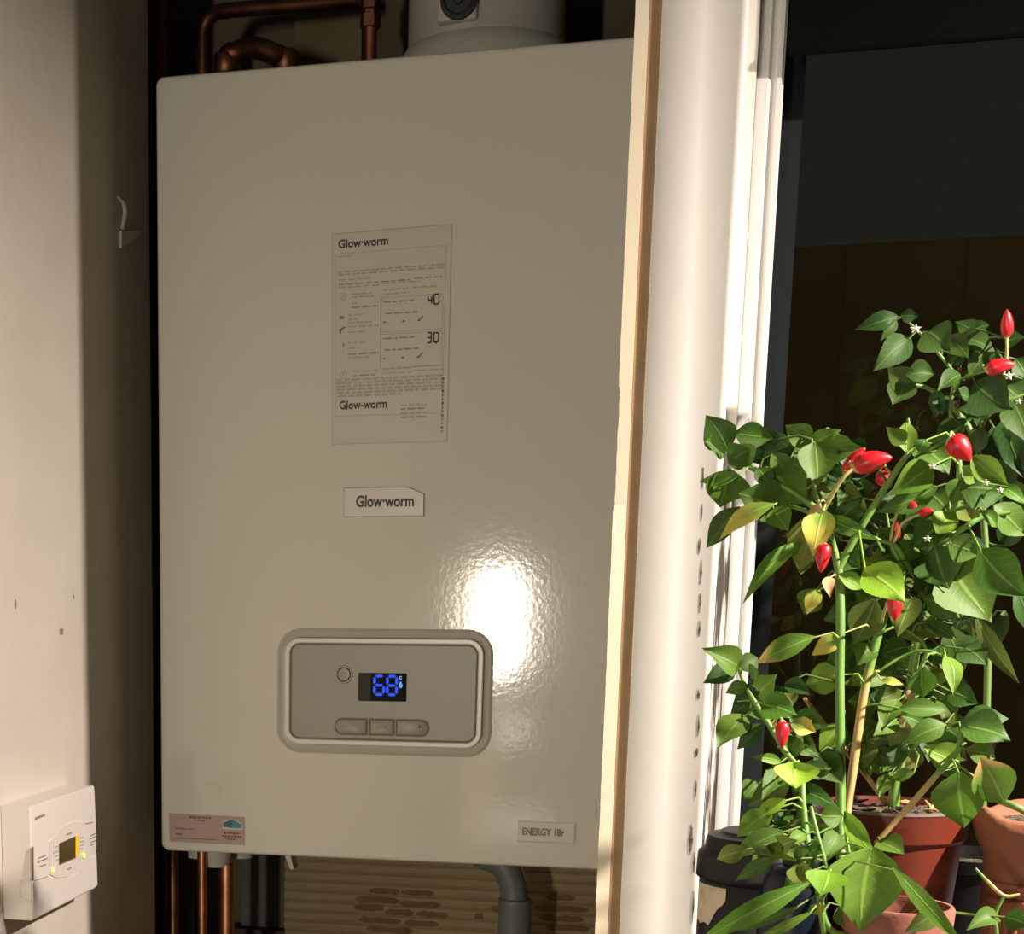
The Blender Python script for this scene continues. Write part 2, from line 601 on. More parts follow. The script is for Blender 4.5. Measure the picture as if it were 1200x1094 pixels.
# ------------------------------------------------------------------ the setting
S = 'structure'
FLOOR, CEIL = -H, .95
WX = -.569                                  # face of the left wall
FY = 1.30                                   # front of the timber post and the board
BY = 1.629                                  # front of the boiler
PLX = P(745, 0, FY).x                       # left edge of the post
box('floor', -2.2, 2.2, -1.6, 2.1, FLOOR - .05, FLOOR, M['floor'], kind=S)
wl = box('wall_left', WX - .1, WX, -.2, 1.722, FLOOR, CEIL, M['plaster'], kind=S)
# recess behind and around the boiler
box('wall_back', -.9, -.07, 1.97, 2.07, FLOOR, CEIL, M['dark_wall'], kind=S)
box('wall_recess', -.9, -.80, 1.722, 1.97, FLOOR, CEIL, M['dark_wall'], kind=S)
# post body (right side of the recess)
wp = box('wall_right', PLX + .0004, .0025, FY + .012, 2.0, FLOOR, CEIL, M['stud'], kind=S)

# cream painted edge of the post, with chipped paint on its outer corner
post = empty('trim_1', ((PLX + .01), FY, FLOOR), 'x', 'x')
del post['label'], post['category']
post['kind'] = S
x_c1 = P(761, 0, FY).x
x_g1 = P(776.5, 0, FY).x
x_b1 = P(872, 100, FY).x
zs = [FLOOR] + [-.5 + .004 * i for i in range(275)] + [CEIL]
V, Fc = [], []
rnd = random.Random(3)
jag = 0
for i, z in enumerate(zs):
    jag = .6 * jag + rnd.uniform(-.0004, .0004)
    j = jag * (1.0 if .02 < z < .14 else .35)
    if .055 < z < .14:
        j += .0009
    V += [(PLX + max(j, -.0003), FY + (.0 if z > .055 else -.0012), z), (x_c1, FY, z), (x_c1, FY + .016, z), (PLX, FY + .016, z)]
for i in range(len(zs) - 1):
    for k in range(4):
        a = 4 * i + k
        b = 4 * i + (k + 1) % 4
        Fc.append((a, b, b + 4, a + 4))
ob('edge_strip', V, Fc, M['cream_edge'], post)
box('groove', x_c1, x_g1, FY + .0035, FY + .014, FLOOR, CEIL, M['bare_wood'], post)
# wide white board, with a rounded right corner
prof = [(x_g1, FY + .02), (x_g1, FY + .0006), (x_g1 + .0006, FY)]
xk = P(822, 100, FY).x                      # from here a forward swell is added so the right side shades darker
yk = FY
for k in range(9):
    t = k / 8
    xx = xk + (x_b1 - .0015 - xk) * t
    yk = FY - .0062 * t ** 1.6
    prof.append((xx, yk))
prof += [(x_b1 - .0003, yk + .0008), (x_b1, yk + .003), (x_b1, FY + .05)]
n = len(prof)
V = [(x, y, FLOOR) for x, y in prof] + [(x, y, CEIL) for x, y in prof]
ob('board', V, [(i, i + 1, n + i + 1, n + i) for i in range(n - 1)], M['white_gloss'], post, smooth=True, autosm=60)
# blackened cracks in the paint beside the window joint
crackm = mat('black_mould', (.085, .07, .055), .9, noise=(200, (.30, .26, .21), .35, .6))
rk = random.Random(14)
for (cx, cy, hw, hh) in ((818, 640, 1.6, 9), (820, 672, 1.2, 16), (822, 560, 1.2, 14), (821, 600, 1.0, 10), (819, 705, 1.4, 12), (818, 738, 1.3, 10), (817, 815, 1.8, 7), (817, 850, 1.2, 12),
                         (815, 882, 1.8, 6), (814, 925, 1.0, 14), (808, 985, 2.4, 22), (812, 1010, 1.4, 12), (811, 1060, 1.2, 20)):
    yb = FY - .0062
    c_ = P(cx + 1.5, cy, yb)
    k = 14
    vs = []
    for i in range(k):
        a = 2 * pi * i / k
        q_ = rk.uniform(.55, 1.1)
        vx = min(c_.x + hw / FPX * yb * cos(a) * q_, x_b1 - .0016)
        ty = max(0, (vx - xk) / (x_b1 - .0015 - xk))
        vs.append((vx, FY - .0062 * ty ** 1.6 - .00025, c_.z + hh / FPX * yb * sin(a) * q_))
    ob('paint_crack', vs + [(x, y + .001, z) for x, y, z in vs],
       [tuple(range(k))] + [(i, (i + 1) % k, k + (i + 1) % k, k + i) for i in range(k)], crackm, post)
GY = 1.395                                  # glass
WYF = 1.35                                  # face of the window frame
xs0 = x_b1 - .001
xf0 = P(884, 100, WYF).x
xf1 = P(918.6, 100, WYF).x
sill_z = -.268
top_z = .60
sl = box('trim_2', xs0, xf0 + .001, WYF - .006, WYF + .03, sill_z, top_z, M['mould'], kind=S)
# window
win = empty('window_1', (.45, WYF, sill_z), 'x', 'x')
del win['label'], win['category']
win['kind'] = S
WR = .95
mid = xf0 + (xf1 - xf0) * .56


def frame_prof(name, pts):
    n = len(pts)
    V = [(x, y, sill_z) for x, y in pts] + [(x, y, top_z) for x, y in pts]
    Fc = [(i, (i + 1) % n, n + (i + 1) % n, n + i) for i in range(n)] + [tuple(range(n)), tuple(range(n, 2 * n))]
    return ob(name, V, Fc, M['upvc'], win)


frame_prof('frame_side', [(xf0, WYF + .05), (xf0, WYF + .002), (xf0 + .002, WYF), (mid - .002, WYF), (mid, WYF + .003),
                          (mid + .002, WYF + .003), (mid + .004, WYF + .0005), (mid + .007, WYF + .0005),
                          (xf1 - .001, WYF + .007), (xf1, WYF + .008), (xf1, WYF + .05)])
frame_prof('frame_side', [(WR, WYF + .05), (WR, WYF), (WR + .04, WYF), (WR + .04, WYF + .05)])
box('frame_bottom', xf1, WR, WYF, WYF + .05, sill_z, sill_z + .012, M['upvc'], win, bevel=.002)
box('frame_top', xf1, WR, WYF, WYF + .05, top_z - .04, top_z, M['upvc'], win, bevel=.002)
box('glazing_bead', xf1 + .0005, xf1 + .0155, GY - .004, GY + .012, sill_z + .012, top_z - .04, M['bead'], win)
box('pane', xf1 + .001, WR, GY + .012, GY + .018, sill_z + .01, top_z - .03, M['glass'], win)
sill = box('window_sill', xs0 + .002, WR + .05, .98, WYF + .01, sill_z - .03, sill_z, M['stone_sill'], bevel=.004, kind=S)
box('wall_window', .0035, 1.6, WYF + .06, WYF + .25, FLOOR, sill_z - .03, M['plaster'], kind=S)
box('wall_under_sill', .0035, 1.6, .99, WYF + .06, FLOOR, sill_z - .03, M['plaster'], kind=S)
box('wall_above_window', .0035, 1.6, WYF + .002, WYF + .25, top_z, CEIL, M['plaster'], kind=S)
box('garden_ground', -4, 8, 1.8, 9, FLOOR - .1, FLOOR - .05, M['fence'], kind=S)

# blind rolled down at the window head
bl = empty('roller_blind', (.5, WYF, .36), 'black roller blind hanging across the top of the dark window', 'blind')
bz = P(1050, 50, 1.335).z
box('cloth', xf1 + .001, WR, 1.332, 1.335, bz, .59, M['blind'], bl)
tube('bottom_bar', [(xf1 + .001, 1.3335, bz), (WR, 1.3335, bz)], .004, M['blind'], bl, seg=10)
tube('roller', [(xf1 + .001, 1.332, .585), (WR, 1.332, .585)], .012, M['blind'], bl, seg=16)

# backdrop boards side by side, added for the brown band in the glass
fn = empty('backdrop_fence', (1.2, 5.0, FLOOR), 'dim brown boards added as backdrop beyond the dark window glass', 'fence')
fz = P(1050, 283, 5.0).z
fx = -.6
proto = None
while fx < 4.4:
    if proto is None:
        proto = box('board', fx, fx + .150, 5.0, 5.02, FLOOR, fz, M['fence'], fn)
    else:
        c = proto.copy()
        COL.objects.link(c)
        c.parent = fn
        c.location = proto.location + Vector((fx + .6, .002 * (int(round(fx * 100)) % 2), 0))
    fx += .15
box('rail', -.6, 4.4, 5.02, 5.06, fz - .14, fz - .08, M['fence'], fn)

# marks on the left wall
chipm = mat('exposed_plaster', (.30, .24, .17), .9)
for (cx, cy, sx, sz) in ((18, 707, .003, .0042), (72, 740, .006, .004), (86, 699, .002, .003)):
    p = PX(cx, cy, WX)
    k = 9
    rn = random.Random(cx)
    vs = [(WX + .0003, p.y + sx * cos(2 * pi * i / k) * rn.uniform(.6, 1.1), p.z + sz * sin(2 * pi * i / k) * rn.uniform(.6, 1.1))
          for i in range(k)]
    ob('paint_chip', vs + [(WX - .0005, p.y, p.z)], [tuple(range(k))] + [(i, (i + 1) % k, k) for i in range(k)], chipm, wl)

# torn hook on the wall
hk = empty('wall_hook', PX(139, 262, WX), 'small pale hook with torn tab stuck on shaded wall left of boiler', 'hook')
hp = lambda x, y, o=0: PX(x, y, WX) + Vector((o, 0, 0))
hookm = mat('pale_hook', (.58, .54, .46), .6)
tube('hook_strip', [hp(137, 231, .001), hp(141, 238, .003), hp(143, 250, .003), hp(141, 268, .002)],
     [.0012, .0022, .0024, .002], hookm, hk, seg=8)
A, B_, C_, D_ = hp(139, 271, .0005), hp(160, 271, .004), hp(150, 283, .003), hp(139, 291, .0005)
off = Vector((.003, -.001, 0))
ob('torn_tab', [A, B_, C_, D_, A + off, B_ + off, C_ + off, D_ + off],
   [(0, 1, 2, 3), (4, 5, 6, 7), (0, 1, 5, 4), (1, 2, 6, 5), (2, 3, 7, 6), (3, 0, 4, 7)], hookm, hk)

# room below the picture: worktop that bounces the lamp's light
wt = empty('worktop', (-.2, 1.0, -.62), 'pale kitchen worktop below the boiler and window', 'worktop')
box('slab', WX + .002, 1.5, .45, .985, -.66, -.62, M['worktop'], wt, bevel=.004)
box('cupboard_front', WX + .01, 1.45, .50, .98, FLOOR + .002, -.661, M['white_gloss'], wt)

# ------------------------------------------------------------------ boiler
bz1, bz0 = .469, -.271
bx0, bx1 = -.531, -.083
boiler = empty('boiler', ((bx0 + bx1) / 2, BY, bz0),
               'white wall-hung gas boiler with lit blue display in the recess', 'boiler')
rr_loft('casing', bx0, bx1, bz0, bz1, .0085, [(0, 1.92), (0, BY + .004), (.0005, BY + .002), (.0018, BY + .0006), (.004, BY), (.0045, BY), (.02, BY)],
        M['boiler'], boiler, seg=8, back=True)
bq = lambda x, y, d=0: P(x, y, BY - d)


def bbox_px(x0, y0, x1, y1, d=0):
    """rectangle on the boiler front from its left-top and right-bottom corners as seen in the photograph"""
    a, b = bq(x0, y0, d), bq(x1, y1, d)
    return a.x, b.x, b.z, a.z


# --- control panel
cx0, cx1 = bq(325, 810).x, bq(577, 810).x
cz1, cz0 = bq(450, 737).z, bq(450, 884).z
panel = rr_loft('control_panel', cx0, cx1, cz0, cz1, .024,
                [(-.0005, BY + .001), (0, BY - .0012), (.0025, BY - .0020), (.0055, BY - .0012), (.0082, BY + .0004 - .0012),
                 (.0088, BY - .0042), (.0098, BY - .0048), (.0128, BY - .0048), (.0135, BY - .0042),
                 (.0140, BY - .0028), (.0152, BY - .0030), (.0158, BY - .0034)],
                [M['boiler'], M['surround'], M['groove'], M['ring'], M['panel']], boiler, seg=10,
                fm=[1, 1, 1, 1, 2, 3, 3, 3, 3, 2, 4, 4])
PY_ = BY - .0034
# screen
x0, x1, z0, z1 = bbox_px(420, 788, 476, 822, .004)
scr = rr_loft('display_screen', x0, x1, z0, z1, .0012, [(0, PY_ + .001), (0, PY_ - .0004), (.0003, PY_ - .0007)], M['screen'],
              boiler, seg=3)
sy = PY_ - .0007
box('unlit_area', x0 + .0004, x0 + (x1 - x0) * .26, sy - .0002, sy, z0 + .0004, z1 - .0004, M['screen_idle'], scr)


def seven(name, ch, x, z, w, h, t, y, m, parent, sl=.0):
    segs = {'a': ((0, h), (w, h)), 'b': ((w, h), (w, h / 2)), 'c': ((w, h / 2), (w, 0)), 'd': ((0, 0), (w, 0)),
            'e': ((0, 0), (0, h / 2)), 'f': ((0, h / 2), (0, h)), 'g': ((0, h / 2), (w, h / 2))}
    on = {'6': 'afgedc', '8': 'abcdefg', '4': 'fgbc', '3': 'abgcd', '0': 'abcdef'}[ch]
    V, Fc = [], []
    for s in on:
        (ax, az), (bx, bz_) = segs[s]
        g = t * .28
        d = Vector((bx - ax, bz_ - az)).normalized()
        nrm = Vector((-d.y, d.x))
        a2 = Vector((ax, az)) + d * g
        b2 = Vector((bx, bz_)) - d * g
        pts = [a2, a2 + d * t / 2 + nrm * t / 2, b2 - d * t / 2 + nrm * t / 2, b2, b2 - d * t / 2 - nrm * t / 2,
               a2 + d * t / 2 - nrm * t / 2]
        n0 = len(V)
        for q in pts:
            V.append((x + q.x + q.y * sl, y, z + q.y))
        Fc.append(tuple(range(n0, n0 + 6)))
    return ob(name, V, Fc, m, parent)


dh = bq(450, 792).z - bq(450, 813.5).z
dw = bq(452, 800).x - bq(439.5, 800).x
zd = bq(450, 813.5, .004).z
seven('digit', '6', bq(439, 800, .004).x, zd, dw * .86, dh, .0026, sy - .0003, M['led'], scr)
seven('digit', '8', bq(454, 800, .004).x, zd, dw * .86, dh, .0026, sy - .0003, M['led'], scr)
cxx = bq(467.5, 793, .004)
text('degree_letter', 'c', cxx.x, cxx.z - .0022, sy - .0003, .0062, M['led_pale'], scr, off=.0003)
dp = bq(469.5, 803, .004)
dv = []
for k in range(14):
    a = 2 * pi * k / 14
    r = .0024
    dv.append((dp.x + r * .85 * cos(a), sy - .0003, dp.z + r * sin(a) * (1.6 if sin(a) > .8 else 1)))
ob('drop_icon', dv, [tuple(range(14))], M['led_pale'], scr)
# round power button
pb = bq(403, 790, .004)
V, Fc = [], []


def disc_ring(name, c, rs, ys, mats, parent, fm=None, seg=28, label=None):
    V, Fc, mi = [], [], []
    for r, y in zip(rs, ys):
        for k in range(seg):
            a = 2 * pi * k / seg
            V.append((c.x + r * cos(a), y, c.z + r * sin(a)))
    for i in range(len(rs) - 1):
        for k in range(seg):
            a = i * seg + k
            b = i * seg + (k + 1) % seg
            Fc.append((a, b, b + seg, a + seg))
            mi.append(fm[i] if fm else 0)
    Fc.append(tuple((len(rs) - 1) * seg + k for k in range(seg)))
    mi.append(fm[-1] if fm else 0)
    return ob(name, V, Fc, mats, parent, smooth=True, autosm=30, fm=mi, label=label)


btn = disc_ring('power_button', pb, [.0088, .0084, .0072, .0062, .0058, .004], [PY_ - .0001, PY_ - .0008, PY_ - .0008, PY_ - .0002, PY_ - .0012, PY_ - .0014],
                [M['groove'], M['button'], M['surround']], boiler, fm=[0, 1, 0, 0, 1, 1])
seg_v, seg_f = [], []
for k in range(15):
    a = radians(125 + 290 * k / 14)
    for r in (.0020, .0026):
        seg_v.append((pb.x + r * cos(a), PY_ - .0016, pb.z + r * sin(a)))
for k in range(14):
    seg_f.append((2 * k, 2 * k + 1, 2 * k + 3, 2 * k + 2))
n0 = len(seg_v)
seg_v += [(pb.x - .0003, PY_ - .0016, pb.z + .0005), (pb.x + .0003, PY_ - .0016, pb.z + .0005), (pb.x + .0003, PY_ - .0016, pb.z + .003), (pb.x - .0003, PY_ - .0016, pb.z + .003)]
seg_f.append((n0, n0 + 1, n0 + 2, n0 + 3))
ob('power_symbol', seg_v, seg_f, M['ink_mid'], btn)


def pill(name, x0, x1, z0, z1, left, right):
    r = (z1 - z0) / 2
    def lp(ins, y):
        out = []
        for (cx, cz, a0, big) in ((x1, z1, 0, right), (x0, z1, 90, left), (x0, z0, 180, left), (x1, z0, 270, right)):
            rr = (r if big else .0012) - ins
            rr = max(rr, .0003)
            ox = cx - math.copysign(1, cx - (x0 + x1) / 2) * (rr + ins)
            oz = cz - math.copysign(1, cz - (z0 + z1) / 2) * (rr + ins)
            for k in range(7):
                a = radians(a0 + 90 * k / 6)
                out.append((ox + rr * cos(a), y, oz + rr * sin(a)))
        return out
    rings = [(0, PY_ + .0002), (0, PY_ - .0006), (.0010, PY_ - .0006), (.0012, PY_ - .0001), (.0018, PY_ - .0001), (.0019, PY_ - .0012), (.0026, PY_ - .0016)]
    V, Fc, mi = [], [], []
    for ins, y in rings:
        V += lp(ins, y)
    fmm = [0, 0, 0, 0, 1, 1]
    for i in range(len(rings) - 1):
        for k in range(28):
            a = i * 28 + k
            b = i * 28 + (k + 1) % 28
            Fc.append((a, b, b + 28, a + 28))
            mi.append(fmm[i])
    Fc.append(tuple((len(rings) - 1) * 28 + k for k in range(28)))
    mi.append(1)
    return ob(name, V, Fc, [M['groove'], M['button']], boiler, smooth=True, autosm=30, fm=mi)


zb1, zb0 = bq(447, 841.5, .004).z, bq(447, 862, .004).z
b1 = pill('button', bq(391.5, 850, .004).x, bq(431, 850, .004).x, zb0, zb1, True, False)
b2 = pill('button', bq(432.5, 850, .004).x, bq(462.5, 850, .004).x, zb0, zb1, False, False)
b3 = pill('button', bq(463.5, 850, .004).x, bq(503.5, 850, .004).x, zb0, zb1, False, True)
q = bq(402, 851, .006)
boxes('minus_sign', [(q.x - .0013, q.x + .0013, PY_ - .0018, PY_ - .0016, q.z - .0003, q.z + .0003)], M['ink_mid'], b1)
q = bq(491.5, 851.5, .006)
boxes('plus_sign', [(q.x - .0016, q.x + .0016, PY_ - .0018, PY_ - .0016, q.z - .0004, q.z + .0004),
                    (q.x - .0004, q.x + .0004, PY_ - .0018, PY_ - .0016, q.z - .0016, q.z + .0016)], M['ink'], b3)
q = bq(441, 853.5, .006)
text('button_word', 'mode', q.x, q.z, PY_ - .0018, .0052, M['ink_mid'], b2, width=.0105)

# --- name plate
x0, x1, z0, z1 = bbox_px(403, 571, 497, 605)
cut = .016
pts = [(x0, z0), (x1, z0), (x1, z1 - .007), (x1 - cut, z1), (x0, z1)]


def poly_plate(name, pts, y0, y1, ins, mats, parent, edge=True):
    cx = sum(p[0] for p in pts) / len(pts)
    cz = sum(p[1] for p in pts) / len(pts)
    w = max(p[0] for p in pts) - min(p[0] for p in pts)
    h = max(p[1] for p in pts) - min(p[1] for p in pts)
    inn = [(cx + (p[0] - cx) * (1 - 2 * ins / w), cz + (p[1] - cz) * (1 - 2 * ins / h)) for p in pts]
    n = len(pts)
    V = [(p[0], y0, p[1]) for p in pts] + [(p[0], y0 - (y0 - y1) * .6, p[1]) for p in pts] + [(p[0], y1, p[1]) for p in inn]
    Fc, mi = [], []
    for i in range(2):
        for k in range(n):
            Fc.append((i * n + k, i * n + (k + 1) % n, (i + 1) * n + (k + 1) % n, (i + 1) * n + k))
            mi.append(1 if edge else 0)
    Fc.append(tuple(2 * n + k for k in range(n)))
    mi.append(0)
    return ob(name, V, Fc, mats, parent, fm=mi)


plate = poly_plate('name_plate', pts, BY + .0002, BY - .0016, .0009, [M['plate'], M['film_edge']], boiler)
a, b = bq(417, 593.5, .0016), bq(485, 593.5, .0016)
text('lettering', 'Glow\u00b7worm', a.x, a.z, BY - .0018, .0145, M['ink'], plate, width=b.x - a.x, off=.0005)

# --- type badge low on the right
x0, x1, z0, z1 = bbox_px(607, 961, 674, 989)
badge = poly_plate('type_badge', [(x0, z0), (x1, z0), (x1, z1), (x0, z1)], BY + .0002, BY - .0008, .0016,
                   [M['plate'], M['plate']], boiler)
a, b = bq(612, 976.5, .0016), bq(661, 980, .0016)
text('lettering', 'ENERGY 18r', a.x, a.z - .001, BY - .0016, .0098, M['ink_mid'], badge, width=b.x - a.x, off=.0003)

# --- large instruction sticker (slightly taller than wide, its own small tilt)
sA, sB, sC, sD = bq(389, 274), bq(530, 262), bq(524, 517), bq(389, 521)


def st(u, v, d=.0006):
    """u,v in 0..1 from the sticker's left-top corner"""
    t = sA.lerp(sB, u)
    bt = sD.lerp(sC, u)
    r = t.lerp(bt, v)
    return Vector((r.x, BY - d, r.z))


sV = [Vector((p.x, BY + .0002, p.z)) for p in (sA, sB, sC, sD)] + [st(0, 0, .0004), st(1, 0, .0004), st(1, 1, .0004), st(0, 1, .0004)] + \
     [st(.006, .004, .0005), st(.994, .004, .0005), st(.994, .996, .0005), st(.006, .996, .0005)]
stk = ob('instruction_sticker', sV, [(0, 1, 5, 4), (1, 2, 6, 5), (2, 3, 7, 6), (3, 0, 4, 7), (4, 5, 9, 8), (5, 6, 10, 9), (6, 7, 11, 10), (7, 4, 8, 11), (8, 9, 10, 11)],
         [M['film'], M['film_edge']], boiler, fm=[1] * 8 + [0])
inkL, inkM = [[], []], [[], []]


def bar(u0, v0, u1, v1, dark=False):
    V, Fc = inkM if dark else inkL
    n0 = len(V)
    V += [st(u0, v0), st(u1, v0), st(u1, v1), st(u0, v1)]
    Fc.append((n0, n0 + 1, n0 + 2, n0 + 3))


rw = random.Random(11)


def words(u0, u1, v, h=.0065, dark=False, fill=1):
    """line of print too small to read: broken into words and letters"""
    u = u0
    while u < u1 - .01:
        wl_ = min(rw.uniform(.03, .085), u1 - u)
        if rw.random() < fill:
            k = u
            while k < u + wl_:
                lw = rw.uniform(.007, .011)
                bar(k, v - h * rw.uniform(.75, 1.15), min(k + lw, u + wl_), v, dark)
                k += lw + .003
        u += wl_ + .014


def frame(u0, v0, u1, v1, t=.004):
    bar(u0, v0, u1, v0 + t * .5); bar(u0, v1 - t * .5, u1, v1); bar(u0, v0, u0 + t, v1); bar(u1 - t, v0, u1, v1)


# u: 388..527 px, v: 268..519 px
words(.06, .16, .112, .006)
frame(.03, .095, .955, .865)
for v in (.185, .198):
    words(.05, .95, v, .009)
words(.06, .33, .222); words(.06, .66, .243, dark=True); words(.70, .93, .238, dark=True); words(.06, .40, .256); words(.42, .75, .252)
for (v, a, b, dk) in ((.292, .17, .34, 0), (.306, .17, .38, 0), (.334, .17, .24, 0), (.354, .17, .39, 1), (.388, .14, .28, 0), (.410, .14, .24, 0),
                      (.425, .14, .35, 0), (.444, .14, .40, 0), (.470, .14, .28, 0), (.520, .14, .28, 0), (.545, .14, .22, 0),
                      (.573, .14, .41, 1), (.590, .14, .34, 0)):
    words(a, b, v, .0075, bool(dk))
for (v, a, b) in ((.282, .44, .66), (.302, .44, .66), (.280, .68, .88)):
    words(a, b, v, .0075)
for base in (.325, .495):
    words(.44, .72, base + .014, .008, True)
    words(.46, .74, base + .068, .008, True)
    frame(.42, base - .012, .94, base + .15, .005)
    for uu in (.44, .60, .73):
        bar(uu, base + .100, uu + .022, base + .108, True)
    for k in range(5):
        bar(.74 + .007 * k, base + .100 - .004 * k, .752 + .007 * k, base + .106 - .004 * k, True)
bar(.415, .31, .42, .62)
for (v) in (.655, .675):
    words(.18, .40, v, .006, v > .66); words(.44, .68, v - .004, .006); words(.70, .95, v - .010, .006, False)
for k in range(6):
    words(.04 + .01 * (k > 3), .95 - .35 * (k > 4), .695 + .0155 * k, .0105)
for v in (.838, .856, .876, .896):
    words(.60, .82, v - .012, .008, v in (.856, .896))
for k in range(14):
    bar(.945, .70 + .019 * k, .965, .712 + .019 * k, k % 3 == 0)
for k in range(9):
    bar(.06 + .048 * k, .858, .066 + .048 * k, .864)
# icons in the left column
for (uu, vv) in ((.10, .295), (.10, .665)):
    for k in range(16):
        a = 2 * pi * k / 16
        bar(uu + .026 * cos(a) - .004, vv + .016 * sin(a) - .002, uu + .026 * cos(a) + .004, vv + .016 * sin(a) + .002)
    bar(uu - .004, vv - .008, uu + .004, vv + .006)
bar(.065, .388, .105, .402, True)
for k in range(4):
    bar(.06 + .012 * k, .450 - .004 * k, .085 + .012 * k, .458 - .005 * k, True)
bar(.068, .455, .082, .470, True)
bar(.095, .515, .105, .535, True)
bar(.095, .55, .101, .566)
ob('small_print', inkL[0], inkL[1], M['ink_grey'], stk, kind='stuff')
ob('dark_print', inkM[0], inkM[1], M['ink_mid'], stk, kind='stuff')


def st_text(s, u0, v0, wu, hv, m, off=.0003):
    """lettering that follows the sticker's own slant"""
    H0 = .7 * 1.0
    return text('lettering', s, 0, 0, 0, 1.0, m, stk, rot=lambda x, y: st(u0 + x * wu, v0 - y * hv, .0007), off=off)


def norm_text(s, u0, v0, u1, capv, m, off=.0, nm='lettering'):
    cu = bpy.data.curves.new('t', 'FONT')
    cu.body = s
    cu.offset = off
    cu.resolution_u = 3
    tmp = bpy.data.objects.new('t', cu)
    COL.objects.link(tmp)
    bpy.context.view_layer.update()
    me = bpy.data.meshes.new_from_object(tmp)
    bpy.data.objects.remove(tmp)
    xs = [v.co.x for v in me.vertices]
    ys = [v.co.y for v in me.vertices]
    a, b, t = min(xs), max(xs), max(ys)
    V = [st(u0 + (v.co.x - a) / (b - a) * (u1 - u0), v0 - v.co.y / t * capv, .0007) for v in me.vertices]
    Fc = [tuple(p.vertices) for p in me.polygons]
    bpy.data.meshes.remove(me)
    return ob(nm, V, Fc, m, stk)


norm_text('Glow\u00b7worm', .055, .070, .475, .040, M['ink'], .03)
norm_text('Glow-worm', .065, .830, .480, .040, M['ink'], .03)


def st_digit(ch, u0, v0, w, h, tail=False):
    segs = {'a': (0, 0, 1, 0), 'b': (1, 0, 1, .5), 'c': (1, .5, 1, 1), 'd': (0, 1, 1, 1), 'e': (0, .5, 0, 1), 'f': (0, 0, 0, .5), 'g': (0, .5, 1, .5)}
    on = {'4': 'fgbc', '3': 'abgcd', '0': 'abcdef'}[ch]
    V, Fc = [], []
    t = .013
    for s in on:
        ax, ay, bx_, by_ = segs[s]
        a, b = (u0 + ax * w, v0 + ay * h), (u0 + bx_ * w, v0 + by_ * h)
        if ax == bx_:
            quad = [(a[0] - t / 2, a[1]), (a[0] + t / 2, a[1]), (b[0] + t / 2, b[1]), (b[0] - t / 2, b[1])]
        else:
            quad = [(a[0], a[1] - t / 3.4), (b[0], b[1] - t / 3.4), (b[0], b[1] + t / 3.4), (a[0], a[1] + t / 3.4)]
        n0 = len(V)
        V += [st(x, y, .0007) for x, y in quad]
        Fc.append((n0, n0 + 1, n0 + 2, n0 + 3))
    if tail:
        n0 = len(V)
        V += [st(u0 + w * .5 - t / 2, v0 + h, .0007), st(u0 + w * .5 + t / 2, v0 + h, .0007), st(u0 + w * .5 + t / 2, v0 + h * 1.22, .0007), st(u0 + w * .5 - t / 2, v0 + h * 1.22, .0007)]
        Fc.append((n0, n0 + 1, n0 + 2, n0 + 3))
    ob('printed_digit', V, Fc, M['ink'], stk)


st_digit('4', .815, .322, .03, .034)
st_digit('0', .865, .315, .04, .044)
st_digit('3', .815, .490, .032, .046)
st_digit('0', .868, .492, .04, .042, True)

# --- pink service sticker
pA, pB, pC, pD = bq(198, 952.5), bq(287, 957), bq(287, 990), bq(199, 985.5)


def pk(u, v, d=.0005):
    r = pA.lerp(pB, u).lerp(pD.lerp(pC, u), v)
    return Vector((r.x, BY - d, r.z))


ps = ob('service_sticker', [pk(0, 0, -.0002), pk(1, 0, -.0002), pk(1, 1, -.0002), pk(0, 1, -.0002), pk(0, 0), pk(1, 0), pk(1, 1), pk(0, 1)],
        [(0, 1, 5, 4), (1, 2, 6, 5), (2, 3, 7, 6), (3, 0, 4, 7), (4, 5, 6, 7)], M['pink'], boiler, label='pink service sticker')
qd = lambda u0, v0, u1, v1, d=.0006: [pk(u0, v0, d), pk(u1, v0, d), pk(u1, v1, d), pk(u0, v1, d)]
lw_ = [pk(.71, .22, .0006), pk(.80, .10, .0006), pk(.86, .10, .0006), pk(.96, .22, .0006), pk(.97, .46, .0006), pk(.71, .46, .0006)]
ob('logo_ground', lw_, [(0, 1, 2, 3, 4, 5)], M['label_white'], ps)
ob('house_logo', [pk(.715, .24, .0007), pk(.835, .10, .0007), pk(.955, .26, .0007), pk(.955, .40, .0007), pk(.84, .41, .0007), pk(.72, .38, .0007)],
   [(0, 1, 4, 5), (1, 2, 3, 4)], [M['teal_dark'], M['teal']], ps, fm=[0, 1])
V, Fc = [], []
rr2 = random.Random(5)


def pwords(u0, u1, v, h):
    u = u0
    while u < u1:
        w = rr2.uniform(.012, .03)
        n0 = len(V)
        V.extend(qd(u, v, min(u + w, u1), v + h * rr2.uniform(.7, 1.1)))
        Fc.append((n0, n0 + 1, n0 + 2, n0 + 3))
        u += w + .007


pwords(.27, .56, .06, .07); pwords(.34, .48, .17, .06)
pwords(.09, .32, .50, .045); pwords(.09, .17, .69, .06); pwords(.10, .62, .84, .035)
pwords(.73, .93, .56, .07); pwords(.70, .96, .68, .06); pwords(.73, .88, .78, .05)
ob('small_print', V, Fc, M['ink_red'], ps)

# --- fittings under the boiler
fy = 1.76


def col_fit(x, z1, z0, r, y=fy):
    return lathe('pipe_collar', [(r, 0), (r, -(z1 - z0) * .75), (r * .93, -(z1 - z0) * .8), (r * .93, -(z1 - z0)), (.001, -(z1 - z0))],
                 (x, y, z1), M['fitting'], boiler, seg=28)


